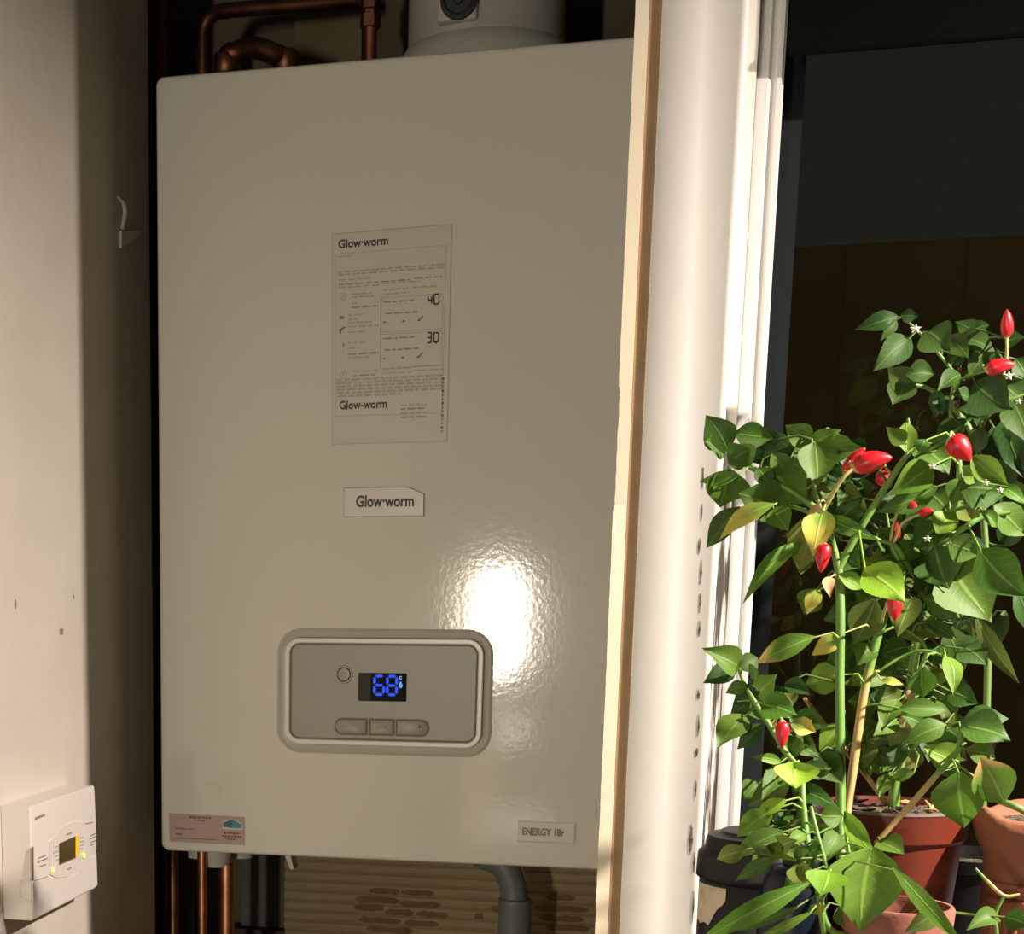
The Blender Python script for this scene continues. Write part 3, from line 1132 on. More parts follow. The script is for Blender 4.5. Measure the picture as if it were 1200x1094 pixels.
p1 = P(252, 1010, fy)
col_fit(P(234, 1000, fy).x, bz0 + .001, P(234, 1004, fy).z, .014)
col_fit(P(256, 1000, fy).x, bz0 + .001, P(256, 1012, fy).z, .0165, fy - .01)
col_fit(P(275, 1000, fy).x, bz0 + .001, P(275, 1009, fy).z, .0125, fy + .03)
w0, w1, w2 = P(327, 1000, 1.72), P(341, 1018, 1.72), P(347, 1000, 1.72)
ob('wall_bracket', [(w0.x, 1.72, bz0 + .001), (w0.x + .009, 1.72, bz0 + .001), (w1.x + .003, 1.72, w1.z), (w1.x - .001, 1.72, w1.z),
                    (w0.x, 1.74, bz0 + .001), (w0.x + .009, 1.74, bz0 + .001), (w1.x + .003, 1.74, w1.z), (w1.x - .001, 1.74, w1.z)],
   [(0, 1, 2, 3), (4, 5, 6, 7), (0, 1, 5, 4), (1, 2, 6, 5), (2, 3, 7, 6), (3, 0, 4, 7)], M['fitting'], boiler)

# pipes below
gp = 'copper pipes below the boiler'


def pipe(label, px, y, r, m, group, ztop=None, bend=0):
    c = P(px, 1050, y)
    t = empty('copper_pipe', (c.x, y, FLOOR), label, 'pipe', group)
    tube('pipe', [(c.x, y, ztop), (c.x + bend * .3, y, -.45), (c.x + bend, y, FLOOR + .001)], r, m, t, n=4, seg=20)
    for z in (-.52,):
        lathe('joint', [(r * 1.01, 0), (r * 1.22, .002), (r * 1.22, .03), (r * 1.01, .032)], (c.x + bend * .3, y, z), m, t, seg=20)
    return t


pipe('thick bright copper pipe under the white collars, rightmost of three', 265.5, fy - .01, .0085, M['copper'], gp, P(256, 1012, fy).z + .002)
pipe('slimmer copper pipe left of the thick one below the boiler', 237, fy - .03, .0052, M['copper'], gp, bz0 + .0005)
pipe('dull tarnished copper pipe nearest the dark gap below the boiler', 203, fy + .03, .006, M['copper_old'], gp, bz0 + .0005)
# pale thin wedge of cable between the pipes
a = P(225, 1060, 1.86)
cb = empty('white_cable', (a.x, 1.86, FLOOR), 'thin pale grey cable hanging between the copper pipes', 'cable')
tube('cable', [P(226, 1040, 1.86), P(224, 1058, 1.86), P(221, 1094, 1.85), P(219, 1200, 1.85)], [.0008, .003, .0058, .006], M['grey_wall'], cb, seg=10)
box('timber_rail', P(262, 1090, 1.93).x, P(334, 1090, 1.93).x, 1.93, 1.968, P(300, 1110, 1.93).z, P(300, 1089, 1.93).z, M['dark_wood'])['kind'] = S
bpy.data.objects['timber_rail'].name = 'trim_3'
# grey plaster strip behind, between pipes and board
box('trim_4', P(283, 1040, 1.95).x, P(336, 1040, 1.95).x, 1.95, 1.97, -.62, -.10, M['grey_wall'], kind=S)

# tan ridged board standing behind the boiler
cbx0, cbx1 = P(333, 1050, 1.93).x, -.074
board = empty('backing_board', ((cbx0 + cbx1) / 2, 1.93, -.62), 'tan ridged board with brown stains behind the boiler foot', 'board')
ridge = (P(500, 1062, 1.93).z - P(500, 1074, 1.93).z)
V, Fc, mi = [], [], []
z = -.62
zz = []
while z < -.10:
    zz.append(z)
    z += ridge
ys = 1.932
for i, z in enumerate(zz):
    for (dz, dy) in ((0, .0028), (ridge * .25, .0), (ridge * .6, -.0012), (ridge * .85, .0)):
        V += [(cbx0, ys + dy, z + dz), (cbx1, ys + dy, z + dz)]
for i in range(len(V) // 2 - 1):
    Fc.append((2 * i, 2 * i + 1, 2 * i + 3, 2 * i + 2))
n0 = len(V)
V += [(cbx0, ys + .012, zz[0]), (cbx1, ys + .012, zz[0]), (cbx1, ys + .012, -.11), (cbx0, ys + .012, -.11)]
Fc.append((n0, n0 + 1, n0 + 2, n0 + 3))
Fc.append(tuple([2 * i for i in range(n0 // 2)] + [n0 + 3, n0]))
ob('sheet', V, Fc, M['card'], board)
# brown stained runs on the ridges
rs = random.Random(2)
marks = [(433, 468, 1043), (470, 508, 1045), (417, 468, 1053), (468, 516, 1058), (415, 449, 1063), (488, 525, 1070), (420, 470, 1077),
         (474, 514, 1081), (430, 484, 1088), (640, 674, 1051), (625, 690, 1063), (632, 684, 1075), (640, 690, 1086), (452, 484, 1068),
         (556, 566, 1073), (385, 405, 1100), (575, 590, 1064)]
for (a, b, yy) in marks:
    pa, pb_ = P(a, yy, 1.93), P(b, yy, 1.93)
    k = 9
    hh = ridge * .30
    top, bot = [], []
    for i in range(k):
        t = i / (k - 1)
        x = pa.x + (pb_.x - pa.x) * t
        e = .4 if i in (0, k - 1) else 1
        top.append((x, ys - .0018, pa.z + hh * e * rs.uniform(.7, 1.1)))
        bot.append((x, ys - .0018, pa.z - hh * e * rs.uniform(.7, 1.1)))
    vs = top + bot[::-1]
    ob('brown_stain', vs + [(x, ys + .0, z) for x, y, z in vs], [tuple(range(2 * k))] + [(i, (i + 1) % (2 * k), 2 * k + (i + 1) % (2 * k), 2 * k + i) for i in range(2 * k)],
       M['card_print'], board)

# grey condensate pipe
gw = empty('waste_pipe', P(605, 1080, 1.82), 'grey plastic waste pipe bending down behind the boiler', 'pipe')
gy = 1.80
tube('pipe', [P(560, 1000, gy), P(588, 1012, gy), P(600, 1034, gy), P(603, 1060, gy), P(606, 1094, gy), P(606, 1300, gy)],
     .0145, M['grey_pipe'], gw, seg=24)
sk = P(604, 1052, gy)
lathe('socket', [(.0150, 0), (.0178, -.001), (.0185, -.004), (.0178, -.007), (.0178, -.06), (.0145, -.062)], (sk.x, gy, sk.z), M['grey_pipe'], gw, seg=28)

# --- above the boiler: flue turret and pipes
fl = empty('flue_elbow', (P(565, 40, 1.78).x, 1.78, bz1), 'pale flue turret with dark test plug on top of boiler', 'flue')
fcx = P(569, 50, 1.78).x
rb = (P(672, 50, 1.78).x - P(466, 50, 1.78).x) / 2
lathe('base_flange', [(rb, 0), (rb * 1.0, .02), (rb * .985, .030), (rb * .93, .037), (rb * .90, .040)], (fcx, 1.78, bz1 + .0005), M['flue'], fl, seg=56)
lathe('flue_tube', [(rb * .90, .036), (rb * .895, .042), (rb * .88, .044), (rb * .87, .15), (rb * .84, .30), (rb * .84, .44)], (fcx, 1.78, bz1), M['flue'], fl, seg=56)
tpc = P(537, -2, 1.78 - rb * .86)
yf = 1.78 - rb * .90
bxm = M['flue']
box('port_housing', tpc.x - .019, tpc.x + .019, yf - .006, yf + .02, bz1 + .046, bz1 + .12, M['flue'], fl, bevel=.003)
pc = P(538, 0, yf - .006)
disc_ring('test_plug', Vector((pc.x, 0, pc.z)), [.0175, .017, .014, .012, .005, .004], [yf - .006, yf - .010, yf - .0115, yf - .0095, yf - .0095, yf - .012],
          [M['rubber']], fl, seg=32)

gt = 'copper pipes above the boiler'
t = empty('copper_pipe', P(240, 50, 1.80), 'upright dull copper pipe bending right at top left above boiler', 'pipe', gt)
tube('pipe', [(P(238, 80, 1.8).x, 1.8, P(238, 130, 1.8).z), P(238, 60, 1.8), P(239, 35, 1.8), P(246, 20, 1.8), P(262, 13, 1.81), P(320, 8, 1.83), P(420, 0, 1.86)],
     .0075, M['copper_dark'], t, seg=18)
t = empty('copper_pipe', P(300, 60, 1.82), 'curved shiny copper bend just above the boiler top', 'pipe', gt)
tube('pipe', [P(262, 150, 1.76), P(266, 72, 1.76), P(276, 62, 1.76), P(298, 56, 1.77), P(320, 63, 1.78), P(332, 76, 1.79), P(338, 150, 1.79)],
     .0105, M['copper_dark'], t, seg=18)
lathe('joint', [(.0106, 0), (.0125, .002), (.0125, .018), (.0106, .02)], tuple(P(265, 88, 1.76)), M['copper_dark'], t, seg=20)
lathe('joint', [(.0106, 0), (.0125, .002), (.0125, .018), (.0106, .02)], tuple(P(335, 84, 1.79)), M['copper_dark'], t, seg=20)
t = empty('copper_pipe', P(434, 40, 1.80), 'upright copper pipe with compression nut beside the flue', 'pipe', gt)
c = P(434, 40, 1.80)
tube('pipe', [(c.x, 1.8, P(434, 120, 1.8).z), (c.x, 1.8, CEIL - .002)], .0068, M['copper'], t, seg=20)
lathe('compression_nut', [(.007, 0), (.0105, .001), (.0105, .013), (.0082, .014), (.0082, .017), (.0105, .018), (.0105, .030), (.007, .031)],
      (c.x, 1.8, P(434, 34, 1.8).z), M['copper_dark'], t, seg=6, autosm=20)
t = empty('copper_pipe', P(181, 40, 1.85), 'dark copper pipe in the gap left of the boiler', 'pipe', gt)
for xx in (187,):
    c = P(xx, 40, 1.9)
    tube('pipe', [(c.x, 1.9, -.9), (c.x, 1.9, CEIL - .002)], .007, M['copper_dark'], t, seg=16)
c0 = P(345, 60, 1.955)
c1 = P(424, 20, 1.955)
box('trim_5', c0.x, c1.x, 1.955, 1.97, .35, P(400, 13, 1.955).z, mat('olive_backboard', (.22, .17, .09), .9, noise=(12, (.16, .12, .06), .3, .7)), kind=S)

# ------------------------------------------------------------------ programmer on the left wall
pxf = -.541
y0, y1 = 1.308, 1.463
z1_, z0_ = -.1852, -.2830
prog = empty('heating_programmer', ((WX + pxf) / 2, (y0 + y1) / 2, z0_), 'white heating programmer box with small amber screen on left wall', 'programmer')
# back box a little smaller than the cover, front slightly bowed at the far end
V, Fc = [], []
sec = [(WX + .0005, 0), (WX + .004, 0), (pxf - .002, .0), (pxf - .0004, .0012), (pxf, .003)]
ring = []
for (x, ins) in sec:
    ring.append([(x, y0 + ins, z0_ + ins), (x, y1 - ins, z0_ + ins + .001), (x, y1 - ins + .004 * (x > WX + .01), (z0_ + z1_) / 2), (x, y1 - ins, z1_ - ins), (x, y0 + ins, z1_ - ins)])
for r_ in ring:
    V += r_
for i in range(len(ring) - 1):
    for k in range(5):
        Fc.append((5 * i + k, 5 * i + (k + 1) % 5, 5 * i + 5 + (k + 1) % 5, 5 * i + 5 + k))
Fc.append(tuple(5 * (len(ring) - 1) + k for k in range(5)))
Fc.append((0, 1, 2, 3, 4))
ob('cover', V, Fc, M['box_white'], prog, smooth=True, autosm=25)
box('back_plate', WX + .0002, WX + .006, y0 + .03, y1 - .025, z0_ - .005, z0_ + .01, M['box_line'], prog)
fr = lambda x, y, d=.0: PX(x, y, pxf + d)


def fquad(name, pts, m, d=.0006, parent=None, thick=.0006):
    vs = [fr(x, y, d) for x, y in pts]
    vb = [fr(x, y, d - thick) for x, y in pts]
    n = len(pts)
    return ob(name, vs + vb, [tuple(range(n)), tuple(range(2 * n - 1, n - 1, -1))] + [(i, (i + 1) % n, n + (i + 1) % n, n + i) for i in range(n)], m, parent or prog)


# raised centre moulding, screen, flap, seams, prints
cen = fquad('centre_moulding', [(58, 986), (66, 980), (76, 967), (88, 962), (97, 963), (104, 972), (108, 985), (104, 1003), (94, 1018), (80, 1027), (66, 1028), (58, 1024)],
            M['box_white'], .0007)
sc2 = fquad('screen', [(69.6, 988), (89, 979), (89, 1004), (69.8, 1012)], M['lcd'], .0012)
fquad('backlight', [(88.6, 979.2), (92.6, 977.4), (92.6, 1002.6), (88.6, 1004.4)], M['amber'], .0013)
fquad('backlight', [(69.8, 1011.8), (88.8, 1003.6), (88.8, 1005.2), (69.8, 1013.2)], M['box_line'], .0013)
fl_ = fquad('flap', [(38.8, 1034), (58, 1026.5), (66, 1030), (80, 1029), (94, 1021), (105, 1005), (113, 1001), (114.2, 1037), (39, 1077)], M['box_white'], .0005)
fquad('flap_seam', [(41, 1031.2), (56, 1026.2), (56, 1026.9), (41, 1032)], M['box_line'], .0009)
fquad('flap_seam', [(101, 964.3), (109, 962.8), (109, 963.4), (101, 965.1)], M['box_line'], .0009)
fquad('flap_seam', [(112, 997.2), (117, 996), (117, 996.8), (112, 998)], M['box_line'], .0004)
fquad('pivot_slot', [(37.6, 992), (39.6, 991.5), (39.6, 1031), (37.6, 1031.5)], M['box_line'], .0007)
for (a, b, y, w) in ((42, 53, 957, 3), (78, 84, 976.5, 2.4), (79, 84, 1017, 2.4),
                     (46, 54, 1004, 1.7), (45, 56, 1008.5, 1.7), (47, 54, 1014, 1.7), (64, 68, 992, 1.4), (63, 68, 998, 1.4), (64, 68.5, 1003, 1.4), (66, 69, 1007, 1.2),
                     (94, 98, 981, 1.3), (94, 98, 985.5, 1.3), (94, 98.5, 990, 1.3), (94, 97, 994, 1.2),
                     (106, 112, 978, 1.5), (105, 113, 982, 1.5), (106, 113, 986, 1.5), (106, 111, 989.5, 1.3)):
    sl = -.40
    x = a
    while x < b:
        e = min(x + rs.uniform(1.2, 2.2), b)
        fquad('print_mark', [(x, y + sl * (x - a)), (e, y + sl * (e - a)), (e, y + w + sl * (e - a)), (x, y + w + sl * (x - a))], M['box_print'], .0010, thick=.0002)
        x = e + .6
for (x, y) in ((62.3, 1019), (98.5, 1002)):
    fquad('indicator', [(x - 2, y - 1.5), (x, y - 3.4), (x + 2, y - 2.4), (x + 2.2, y + 1), (x, y + 3.2), (x - 2, y + 2.4)], M['lamp_spot'], .0016)
# finger recess on the near end
g0, g1 = PX(24, 1032, -.551), PX(37, 1058, -.5415)
tube('finger_recess', [(pxf - .002, y0 - .0004, -.247), (pxf - .0115, y0 - .0004, -.248), (pxf - .0122, y0 - .0004, -.258), (pxf - .010, y0 - .0004, -.264), (pxf - .002, y0 - .0004, -.266)], .0007, M['box_white'], prog, seg=6)

# ------------------------------------------------------------------ plants
UPV = Vector((0, 0, 1))


class Plant:
    def __init__(self, root, seed=1, dy=0.0):
        self.dy = dy
        self.root = root
        self.pts = []
        self.rnd = random.Random(seed)

    def stem(self, pts, r, m, n=5, seg=8, name='stem'):
        """pts: (px, py, depth)"""
        p3 = [P(p[0], p[1], p[2] + self.dy) for p in pts]
        sp = smooth_path(p3, n)
        o = tube(name, p3, r, m, self.root, seg=seg, n=n)
        self.pts += sp
        return o

    def near(self, p):
        return min(self.pts, key=lambda q: (q - p).length) if self.pts else None

    def leaf(self, bx, by, tx, ty, w, tone=1, Y=1.17, dY=None, bend=None, pet=True, face=None, curl=None):
        rn = self.rnd
        Y = Y + self.dy
        if dY is None:
            dY = rn.uniform(-.018, .012)
        B = P(bx, by, Y)
        T = P(tx, ty, Y + dY)
        L = (T - B).length
        ax = (T - B).normalized()
        view = (-(B + T) / 2).normalized()
        nrm = (view + Vector((rn.uniform(-.35, .35), 0, rn.uniform(.0, .45)))) if face is None else Vector(face)
        nrm = (nrm - ax * nrm.dot(ax)).normalized()
        side = ax.cross(nrm)
        W = w / FPX * Y / 2 * 1.32
        if bend is None:
            bend = rn.uniform(.06, .20)
        fold = rn.uniform(.15, .5)
        wav = rn.uniform(-.12, .12)
        NU, NV = 7, 4
        V, Fc, uv, mi = [], [], [], []
        prof = [.10, .62, .93, 1.0, .88, .62, .30, .0]
        cv = curl if curl is not None else rn.uniform(-.05, .05)
        for i in range(NU + 1):
            t = i / NU
            c = B + (T - B) * t + nrm * (bend * L * sin(pi * t ** .85)) + side * (cv * L * sin(pi * t))
            wd = W * prof[i]
            for j in range(NV + 1):
                s = (j / NV - .5) * 2
                V.append(c + side * wd * s + nrm * (fold * wd * abs(s) ** 1.3 - fold * wd * .4 + wav * W * sin(5 * t + 2 * s)))
                uv.append((j / NV, t))
        for i in range(NU):
            for j in range(NV):
                a = i * (NV + 1) + j
                Fc.append((a, a + 1, a + NV + 2, a + NV + 1))
                mi.append(0)
        if pet:
            q = self.near(B)
            if q is not None and .001 < (q - B).length < .10:
                m_ = (q + B) / 2 - ax * (q - B).length * .15 + UPV * .1 * (q - B).length
                pv, pf = tube_vf([q, m_, B + ax * L * .04], [.0009, .0007, .0006], 4, len(V), False)
                V += pv
                uv += [(.5, 0)] * len(pv)
                Fc += pf
                mi += [0] * len(pf)
        return ob('leaf', V, Fc, [LM[tone]], self.root, smooth=True, fm=mi, uvs=uv)

    def chilli(self, bx, by, tx, ty, w, Y=1.15, dY=-.004, m='chilli', stalk=True):
        Y = Y + self.dy
        B = P(bx, by, Y)
        T = P(tx, ty, Y + dY)
        L = (T - B).length
        R = w / FPX * Y / 2 * .92
        pr = [(0, .55), (.08, .85), (.22, 1), (.42, .97), (.62, .80), (.80, .55), (.93, .26), (1, .04)]
        ax = (T - B)
        cv = UPV * (L * .05)
        pts = [B + ax * t + cv * sin(pi * t) for t, _ in pr]
        V, Fc = tube_vf(pts, [R * k for _, k in pr], 12)
        o = ob('chilli_pepper', V, Fc, M[m], self.root, smooth=True, autosm=70)
        d = ax.normalized()
        V, Fc = tube_vf([B - d * .0012, B + d * .0004, B + d * .0028], [R * .30, R * .62, R * .72], 8)
        ob('calyx', V, Fc, M['calyx'], o, smooth=True)
        q = self.near(B)
        if stalk and q is not None and (q - B).length < .09:
            mid_ = (q + B) / 2 + UPV * .004 - d * .003
            V, Fc = tube_vf(smooth_path([q, mid_, B - d * .0005], 4), [.0009] * 8 + [.0013], 6)
            ob('stalk', V, Fc, M['calyx'], o, smooth=True)
        return o

    def flower(self, x, y, Y, r=4.5):
        Y = Y + self.dy
        c = P(x, y, Y)
        R = r / FPX * Y
        V, Fc = [c + Vector((0, -.001, 0))], []
        for k in range(10):
            a = 2 * pi * k / 10 + .3
            rr_ = R * (1 if k % 2 == 0 else .5)
            V.append(c + Vector((rr_ * cos(a), .001 * (k % 2), rr_ * sin(a) * .85)))
        Fc = [(0, 1 + k, 1 + (k + 1) % 10) for k in range(10)]
        V2 = [v + Vector((0, .0008, 0)) for v in V]
        n = len(V)
        Fc += [tuple(n + i for i in f[::-1]) for f in Fc] + [(1 + k, 1 + (k + 1) % 10, n + 1 + (k + 1) % 10, n + 1 + k) for k in range(10)]
        ob('flower', V + V2, Fc, M['flower'], self.root)


# ---- red pot plant
SZ = sill_z + .0005
RC = P(1043, 948, 1.18)
rpt = empty('potted_chilli_plant', (RC.x, 1.18, SZ), 'chilli plant with woody stems in the red plastic pot', 'potted plant', 'chilli plants')
rtop = P(1043, 955, 1.18 - .05).z
rr0 = (P(1136, 950, 1.18).x - P(950, 950, 1.18).x) / 2
ph = rtop - SZ
rcen = (P(1043, 950, 1.18).x, 1.18, SZ)
lathe('pot', [(rr0 * .74, 0), (rr0 * .765, .004), (rr0 * .93, ph - .021), (rr0 * .955, ph - .020), (rr0 * .975, ph - .019), (rr0 * .995, ph - .002), (rr0, ph), (rr0 * .975, ph + .0005), (rr0 * .96, ph - .002), (rr0 * .93, ph - .016), (rr0 * .7, .01), (.001, .008)],
      rcen, M['red_pot'], rpt, seg=64, autosm=35)
rimm = mat('scuffed_grey_rim', (.25, .20, .18), .4)
lathe('rim_edge', [(rr0 * .985, ph - .0008), (rr0 * 1.004, ph - .0008), (rr0 * 1.004, ph + .0010), (rr0 * .98, ph + .0012)], rcen, rimm, rpt, seg=64, caps=False)
lathe('soil', [(.0005, ph - .001), (rr0 * .3, ph - .002), (rr0 * .6, ph - .003), (rr0 * .8, ph - .004), (rr0 * .95, ph - .006)], rcen, M['soil'], rpt, seg=40,
      fn=lambda r, z, a: (r, z + .0014 * sin(7 * a + 90 * r) + .0009 * sin(13 * a)))
rb_ = random.Random(8)
for k in range(16):
    a, q_ = rb_.uniform(0, 2 * pi), rr0 * rb_.uniform(.2, .85)
    c_ = Vector((rcen[0] + q_ * cos(a), rcen[1] + q_ * sin(a), SZ + ph - .001))
    d_ = Vector((cos(a * 3), sin(a * 3), rb_.uniform(0, .5))) * rb_.uniform(.003, .007)
    V, Fc = tube_vf([c_ - d_, c_, c_ + d_], [.0006, .0014, .0005], 5)
    ob('bark_chip', V, Fc, M['stem_tan'] if k % 3 == 0 else M['soil'], rpt)
RP = Plant(rpt, 4, -.035)
px_ = lambda v: v / FPX * 1.2
RP.stem([(1047, 952, 1.215), (1051, 900, 1.215), (1063, 850, 1.215), (1068, 800, 1.215), (1075, 745, 1.21), (1082, 690, 1.20), (1093, 640, 1.20), (1118, 597, 1.19), (1124, 560, 1.18), (1123, 522, 1.18)],
        [.0036, .0032, .0030, .0028, .0022, .0014], M['stem'])
RP.stem([(1063, 862, 1.211), (1060, 840, 1.208), (1065, 815, 1.209), (1068, 806, 1.213)], .0034, M['stem_tan'])
RP.stem([(1083, 688, 1.20), (1062, 660, 1.19), (1050, 640, 1.185), (1030, 632, 1.18)], [.0018, .0012], M['stem'])
RP.stem([(1093, 642, 1.20), (1130, 618, 1.18), (1150, 607, 1.18), (1184, 600, 1.18)], [.0022, .0013], M['stem'])
RP.stem([(1118, 597, 1.19), (1146, 592, 1.18), (1147, 610, 1.18)], [.0013, .0012], M['stem_dark'])
RP.stem([(985, 1000, 1.16), (996, 930, 1.175), (1004, 870, 1.18), (1015, 800, 1.185), (1033, 732, 1.19), (1046, 702, 1.19), (1058, 670, 1.19), (1045, 640, 1.19)],
        [.0028, .0028, .0027, .0024, .0016], M['stem_mix'])
RP.stem([(943, 818, 1.19), (958, 838, 1.20), (990, 878, 1.21), (1020, 915, 1.215), (1044, 950, 1.22)], [.0012, .0016, .0018], M['stem_tan'])
RP.stem([(1012, 800, 1.185), (1035, 783, 1.18), (1060, 768, 1.18), (1083, 762, 1.175), (1105, 768, 1.17)], [.001, .0009], M['stem'])
RP.stem([(1066, 805, 1.212), (1085, 760, 1.20), (1055, 735, 1.19), (1030, 742, 1.185)], [.001, .0008], M['stem'])
RP.stem([(1052, 900, 1.215), (1062, 885, 1.20), (1085, 862, 1.19)], [.0014, .001], M['stem'])
# bright green front branch E rising to the right
RP.stem([(1026, 988, 1.15), (1050, 962, 1.15), (1075, 934, 1.15), (1100, 905, 1.15), (1122, 880, 1.15), (1126, 855, 1.15)], [.0016, .0020, .0018, .0014], M['stem_mix'])
R_ = RP.leaf
lv = [
    # upper middle and right
    (1060, 520, 1038, 500, 14, 1, 1.17), (1062, 530, 1063, 492, 17, 2, 1.17), (1076, 520, 1112, 556, 34, 1, 1.18), (1085, 515, 1076, 530, 14, 2, 1.165),
    (1138, 535, 1182, 570, 20, 2, 1.17), (1092, 545, 1042, 581, 26, 2, 1.16), (1098, 570, 1028, 600, 22, 1, 1.18), (1125, 572, 1182, 578, 36, 1, 1.18),
    (1112, 606, 1068, 642, 32, 1, 1.19), (1112, 636, 1150, 650, 24, 1, 1.17), (1148, 644, 1204, 700, 36, 2, 1.16), (1164, 592, 1205, 628, 26, 1, 1.18),
    (1172, 570, 1203, 592, 12, 2, 1.17), (1012, 667, 1061, 706, 33, 3, 1.11), (1026, 702, 1001, 755, 30, 5, 1.18), (1070, 700, 1052, 746, 26, 5, 1.19),
    (1112, 660, 1160, 727, 56, 1, 1.20), (1096, 640, 1112, 690, 38, 1, 1.19), (1126, 692, 1141, 745, 30, 5, 1.22), (1143, 720, 1194, 800, 15, 5, 1.20),
    (1083, 700, 1124, 724, 28, 1, 1.19), (1083, 728, 1122, 750, 13, 1, 1.19), (1110, 735, 1131, 784, 24, 0, 1.22), (1108, 768, 1117, 815, 16, 2, 1.15),
    (1080, 782, 1082, 817, 23, 2, 1.16), (1095, 790, 1126, 828, 32, 0, 1.23), (1054, 830, 1110, 833, 17, 1, 1.18), (1126, 850, 1184, 868, 32, 1, 1.15),
    (1128, 845, 1182, 842, 24, 1, 1.18), (1110, 850, 1058, 872, 22, 1, 1.17), (1126, 872, 1080, 866, 20, 1, 1.17), (1124, 895, 1082, 874, 26, 2, 1.16),
    (1132, 878, 1166, 888, 20, 1, 1.14), (1176, 940, 1149, 886, 36, 6, 1.12), (1124, 904, 1130, 970, 44, 2, 1.13), (1052, 820, 1033, 857, 19, 1, 1.19),
    (986, 742, 951, 768, 16, 4, 1.17), (986, 790, 943, 802, 28, 2, 1.17), (1004, 750, 966, 790, 15, 1, 1.19), (1022, 755, 1005, 780, 20, 1, 1.19),
    (1044, 792, 985, 802, 18, 1, 1.20), (1020, 805, 1042, 822, 18, 0, 1.21), (1032, 797, 1059, 802, 7, 4, 1.16), (1085, 660, 1060, 625, 30, 1, 1.20),
    (1110, 600, 1085, 575, 26, 1, 1.20), (1098, 625, 1120, 600, 22, 2, 1.175), (1075, 640, 1045, 660, 22, 1, 1.2), (1045, 640, 1020, 620, 24, 1, 1.2),
    (1045, 650, 1012, 660, 18, 5, 1.2), (1090, 690, 1072, 660, 22, 1, 1.2), (1070, 760, 1045, 785, 22, 0, 1.22), (1100, 755, 1090, 790, 24, 0, 1.23),
    (1130, 560, 1115, 590, 22, 1, 1.18), (1150, 560, 1128, 546, 18, 2, 1.18), (1105, 525, 1078, 548, 20, 1, 1.19), (1056, 870, 1046, 900, 16, 0, 1.2),
    (1125, 890, 1098, 905, 18, 1, 1.19), (1150, 598, 1168, 618, 12, 2, 1.17), (1060, 610, 1040, 590, 18, 0, 1.21), (1075, 720, 1098, 745, 20, 0, 1.22),
    (1080, 850, 1055, 838, 18, 1, 1.2), (1120, 835, 1098, 815, 20, 1, 1.2), (1108, 895, 1088, 880, 22, 1, 1.18),
    (1070, 590, 1030, 585, 20, 0, 1.22), (1020, 640, 990, 660, 22, 0, 1.22), (1030, 680, 1000, 690, 24, 0, 1.22), (1045, 905, 1030, 935, 14, 1, 1.2),
    (1072, 905, 1045, 912, 12, 1, 1.18), (1030, 985, 1060, 1001, 24, 1, 1.14), (1100, 770, 1128, 790, 18, 0, 1.22),
]
for l in lv:
    R_(*l)
rf = random.Random(21)
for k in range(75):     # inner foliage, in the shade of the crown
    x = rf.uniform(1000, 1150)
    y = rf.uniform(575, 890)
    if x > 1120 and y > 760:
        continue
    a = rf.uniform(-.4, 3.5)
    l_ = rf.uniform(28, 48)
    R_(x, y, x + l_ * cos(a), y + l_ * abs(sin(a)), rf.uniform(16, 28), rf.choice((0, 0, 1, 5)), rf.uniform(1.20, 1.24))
RP.chilli(1114, 515, 1137, 540, 26, 1.15)
RP.chilli(1048, 698, 1049, 728, 18, 1.13)
RP.chilli(1049, 632, 1050, 608, 12, 1.19, m='chilli_dark')
RP.chilli(1066, 590, 1078, 602, 11, 1.18)
RP.chilli(1078, 602, 1094, 598, 10, 1.175)
for (x, y) in ((1093, 546), (1172, 574), (1155, 565), (1087, 631)):
    RP.flower(x, y, 1.14)

# ---- front plant (its pot stands in front, mostly below the picture)
fpx = P(1050, 1100, 1.06).x
fpt = empty('potted_chilli_plant', (fpx, 1.06, SZ), 'tall bright green chilli plant in pale terracotta pot at front', 'potted plant', 'chilli plants')
frz = P(1045, 1070, 1.03).z
fr_ = .031
fcn = (fpx, 1.062, SZ)
fh = frz - SZ
lathe('pot', [(fr_ * .72, 0), (fr_ * .94, fh * .80), (fr_ * 1.0, fh * .80), (fr_ * 1.03, fh * .97), (fr_ * 1.0, fh), (fr_ * .93, fh), (fr_ * .90, fh * .8), (fr_ * .6, fh * .4), (.001, fh * .4)], fcn,
      M['terra_pink'], fpt, seg=56)
lathe('soil', [(.0005, fh * .86), (fr_ * .5, fh * .87), (fr_ * .92, fh * .84)], fcn, M['soil'], fpt, seg=32)
FP = Plant(fpt, 9)
FP.stem([(1025, 1100, 1.06), (994, 1078, 1.07), (986, 1000, 1.10), (985, 900, 1.12), (984, 800, 1.13), (985, 720, 1.135), (983, 668, 1.14)], [.0030, .0031, .0030, .0028, .0026], M['stem'], seg=10)
FP.stem([(983, 668, 1.14), (976, 640, 1.14), (964, 605, 1.14), (935, 580, 1.145), (902, 561, 1.15), (872, 543, 1.155), (855, 528, 1.16)], [.0024, .0022, .0014, .0011], M['stem'])
FP.stem([(983, 666, 1.14), (1003, 628, 1.14), (1035, 575, 1.14), (1060, 537, 1.14), (1074, 525, 1.145), (1088, 521, 1.15)], [.0023, .0022, .0016, .001], M['stem'])
FP.stem([(1062, 535, 1.14), (1066, 510, 1.14), (1064, 490, 1.14)], [.0014, .0008], M['stem'])
FP.stem([(962, 602, 1.14), (972, 585, 1.135), (986, 562, 1.13), (1000, 548, 1.13)], [.0016, .0011], M['calyx'])
FP.stem([(962, 600, 1.14), (955, 570, 1.15), (953, 535, 1.15), (951, 515, 1.15)], [.0014, .0009], M['stem_dark'])
FP.stem([(902, 596, 1.15), (930, 594, 1.148), (962, 606, 1.142)], [.001, .0013], M['stem'])
